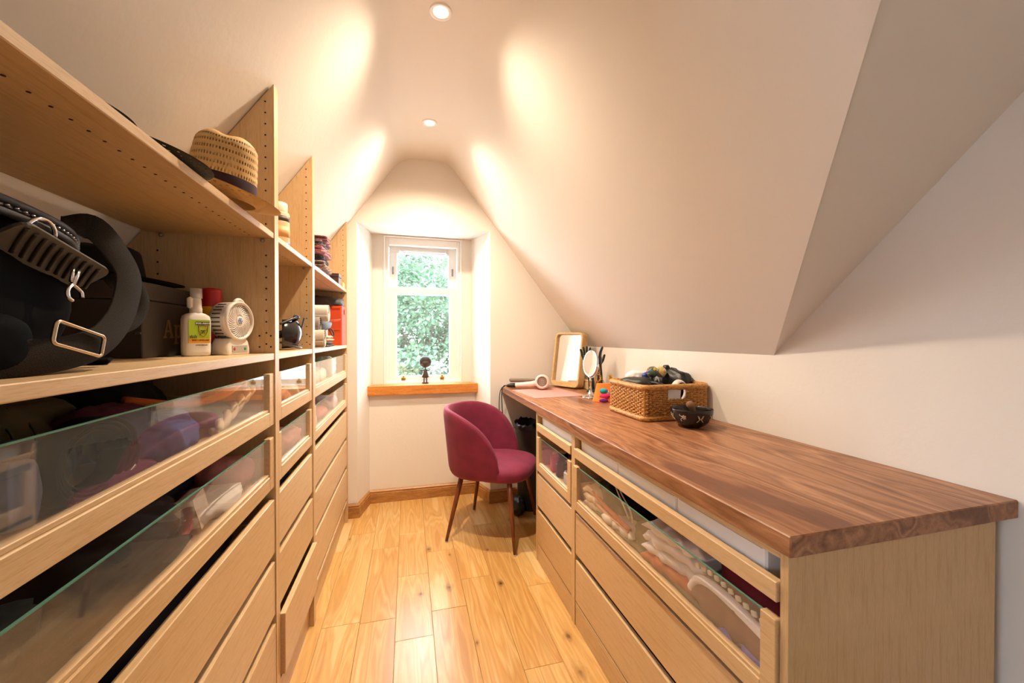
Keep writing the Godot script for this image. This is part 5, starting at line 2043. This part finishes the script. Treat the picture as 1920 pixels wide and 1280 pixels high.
	# narrow right drawer: toiletries and packets
	var cols := ["d8b8b0", "e9e4de", "3c3a48", "c8574e", "e8d8c8", "54708f", "c9a0a8", "2b2a30", "e2c24a", "78a06a", "d9d3cf", "7a2c40"]
	for k in 12:
		st = S()
		var a := k % 4
		var b := k / 4
		var hgt := .045 + .014 * ((k * 5) % 4)
		var c := V(.755 + b * .055, y + hgt * .5, 1.68 + a * .1 + .02 * (b % 2))
		var bs := Basis(Vector3.UP, .3 * ((k * 7) % 5) - .5)
		t = thing("toiletry_pack", "%s toiletry pack in the narrow glass drawer, %s row, %s from near end" % [["pink", "white", "dark grey", "red", "cream", "blue", "rose", "black", "yellow", "green", "pale grey", "maroon"][k], ["first", "second", "third"][b], ["first", "second", "third", "fourth"][a]], "toiletry", c + Vector3(0, -hgt * .5, 0), 0, "toiletries in the narrow drawer")
		bx(st, c, Vector3(.042, hgt, .05), .006, bs)
		obj("body", st, mat(hexc(cols[k]), .4), t)
		st = S()
		if k % 3 == 0: lathe(st, [[.012, 0], [.012, .014], [.0005, .015]], c + Vector3(0, hgt * .5, 0), Basis.IDENTITY, 16)
		else: bx(st, c + Vector3(0, hgt * .5 + .002, 0), Vector3(.034, .006, .04), .002, bs)
		obj("cap", st, mat(hexc(cols[(k + 5) % 12]), .4), t)
	lump("wash_bag", "maroon wash bag at the back of the narrow glass drawer", "bag", V(1.02, y + .065, 1.86), Vector3(.2, .13, .3), "4a1c2a", 691, .15)
	# closed drawers that stand a finger open above: what shows in the gaps
	for e in [[.85, .343, 1.1, .8, "4c4a54", "grey"], [.85, .137, 1.1, .8, "1c1d2a", "navy"]]:
		lump("folded_clothes", e[5] + " clothes seen through the gap above the %s closed drawer of the wide unit" % ("upper" if e[1] > .3 else "lower"), "clothing", V(e[0], e[1] + .07, e[2]), Vector3(.24, .135, e[3]), e[4], int(e[1] * 1000), .2)
	for e in [[.616, .88, .9, "2a2630", "dark plum", "first closed drawer of the near unit"], [.424, .88, .9, "1d1b1f", "black", "second closed drawer of the near unit"], [.616, 1.64, .42, "24242c", "charcoal", "first closed drawer of the narrow wardrobe unit"], [.424, 1.64, .42, "8f8a8c", "grey", "second closed drawer of the narrow wardrobe unit"]]:
		lump("folded_clothes", e[4] + " clothes seen through the gap above the " + e[5], "clothing", V(-.60, e[0] + .058, e[1]), Vector3(.3, .115, e[2]), e[3], int(e[0] * 1000 + e[1] * 10), .2)

# ---------------------------------------------------------------- garden outside
func leaf_mesh() -> ArrayMesh:
	var st := S()
	var t := PackedVector3Array()
	var p := [Vector3(0, 0, 0), Vector3(.3, .06, .32), Vector3(.26, .05, .66), Vector3(0, -.06, 1.0), Vector3(-.26, .05, .66), Vector3(-.3, .06, .32), Vector3(0, 0, .5)]
	for i in 6: t.append_array(PackedVector3Array([p[6], p[i], p[(i + 1) % 6]]))
	st.set_smooth_group(1)
	for v in t: st.add_vertex(v)
	st.generate_normals()
	return st.commit()

func tree(label: String, at: Vector3, crown: Array, leaves: int, size: float, cols: Array, seed_: int, lm: Mesh, m: Material) -> void:
	var t := thing("tree", label, "tree", at)
	var r := RandomNumberGenerator.new()
	r.seed = seed_
	var st := S()
	var c0: Vector3 = crown[0][0]
	tube(st, smooth_path([at, at.lerp(c0, .5) + Vector3(.1, 0, .1), c0]), [.22, .2, .18, .17, .16, .15, .14, .13, .12, .11, .1, .1, .06], 10)
	obj("trunk", st, mat(hexc("6b5c4c"), .9), t)
	for e in crown:
		st = S()
		var c: Vector3 = e[0]
		for k in 5:
			var dir := Vector3(r.randfn(), absf(r.randfn()) * .8, r.randfn()).normalized()
			tube(st, smooth_path([c - Vector3(0, e[1] * .6, 0), c + dir * e[1] * .35 + Vector3(r.randfn(), r.randfn(), r.randfn()) * .1, c + dir * e[1] * .9], 5), [.05, .045, .04, .035, .03, .028, .024, .02, .016, .012, .008], 6)
		obj("branch", st, mat(hexc("6f6658"), .9), t).set_meta("kind", "stuff")
	var mm := MultiMesh.new()
	mm.transform_format = MultiMesh.TRANSFORM_3D
	mm.use_colors = true
	mm.mesh = lm
	mm.instance_count = leaves
	var total := 0.0
	for e in crown: total += pow(e[1], 2.0)
	var clumps := []
	for e in crown:
		for k in int(60 * pow(e[1], 2.0) / total * crown.size()) + 8:
			var dir := Vector3(r.randfn(), r.randfn() * .8 + .15, r.randfn()).normalized()
			clumps.append([e[0] + dir * e[1] * r.randf_range(.55, 1.0), e[1] * r.randf_range(.16, .34), dir, r.randf()])
	for i in leaves:
		var q = clumps[r.randi() % clumps.size()]
		var dir := Vector3(r.randfn(), r.randfn(), r.randfn()).normalized()
		var pos: Vector3 = q[0] + dir * Vector3(1.25, .7, 1.25) * q[1] * pow(r.randf(), .4)
		var fw: Vector3 = (dir + q[2] * .6 + Vector3(0, -.5, 0) + Vector3(r.randfn(), r.randfn(), r.randfn()) * .4).normalized()
		var up: Vector3 = (Vector3.UP + q[2] * .5 + Vector3(r.randfn(), r.randfn(), r.randfn()) * .35).normalized()
		var sx: Vector3 = up.cross(fw).normalized()
		var s := size * r.randf_range(.7, 1.3)
		mm.set_instance_transform(i, Transform3D(Basis(sx * s, fw.cross(sx) * s, fw * s), pos))
		var cc: Color = cols[int(q[3] * cols.size()) % cols.size()]
		cc = cc.lerp(cols[r.randi() % cols.size()], .35)
		mm.set_instance_color(i, cc.srgb_to_linear())
	var mi := MultiMeshInstance3D.new()
	mi.name = "foliage"
	mi.multimesh = mm
	mi.material_override = m
	mi.set_meta("kind", "stuff")
	t.add_child(mi, true)
	mi.position = -at

func stage_garden() -> void:
	var st := S()
	bl(st, -30, 30, -3.6, -3.5, 4.2, 45, 0)
	struct("ground", st, mat(hexc("7d9468"), .95))
	var lm := leaf_mesh()
	var m := mat(Color(.62, .62, .62), .6)
	m.vertex_color_use_as_albedo = true
	m.backlight_enabled = true
	m.backlight = Color(.75, .75, .75)
	var mint := [hexc("8cc99a"), hexc("a5dab0"), hexc("79bd8c"), hexc("b9e4b4"), hexc("6fb083")]
	tree("broad green tree filling the lower sash of the window", V(.4, -3.5, 10.5), [[V(.35, 1.2, 10.5), 1.9], [V(-1.6, .2, 10.8), 1.7], [V(2.2, .5, 10.3), 1.8], [V(.6, -1.0, 10.0), 1.6], [V(-.8, 2.3, 11), 1.2]], 44000, .11, mint, 5, lm, m)
	tree("taller pale green tree with thin branches seen through the upper sash", V(1.6, -3.5, 14.5), [[V(1.3, 3.4, 14.5), 2.0], [V(-.6, 4.0, 15), 1.8], [V(2.6, 5.0, 15), 1.8]], 15000, .11, [hexc("b5e2c6"), hexc("cfeccf"), hexc("9ad0b2"), hexc("dff2d8")], 6, lm, m)
	tree("yellowish shrub at the lower left behind the window pane", V(-.3, -3.5, 8.2), [[V(-.35, -.1, 8.2), .75], [V(-.6, -1.3, 8.2), .9]], 7000, .07, [hexc("b5b06a"), hexc("9aa860"), hexc("c9bf7c"), hexc("8fae74")], 7, lm, m)
	tree("nearly white flowering shrub at the lower right behind the window pane", V(1.0, -3.5, 7.6), [[V(.78, .25, 7.6), .55], [V(.95, -.5, 7.6), .8]], 9000, .06, [hexc("f2f7ea"), hexc("e4f2dc"), hexc("d4ecd0"), hexc("fafcf4")], 8, lm, m)
	tree("green tree standing outside the end window left of the camera", V(-8.5, -3.5, -.5), [[V(-8.5, .6, -.5), 2.0], [V(-9, .6, -3), 2.0]], 9000, .15, mint, 9, lm, m)
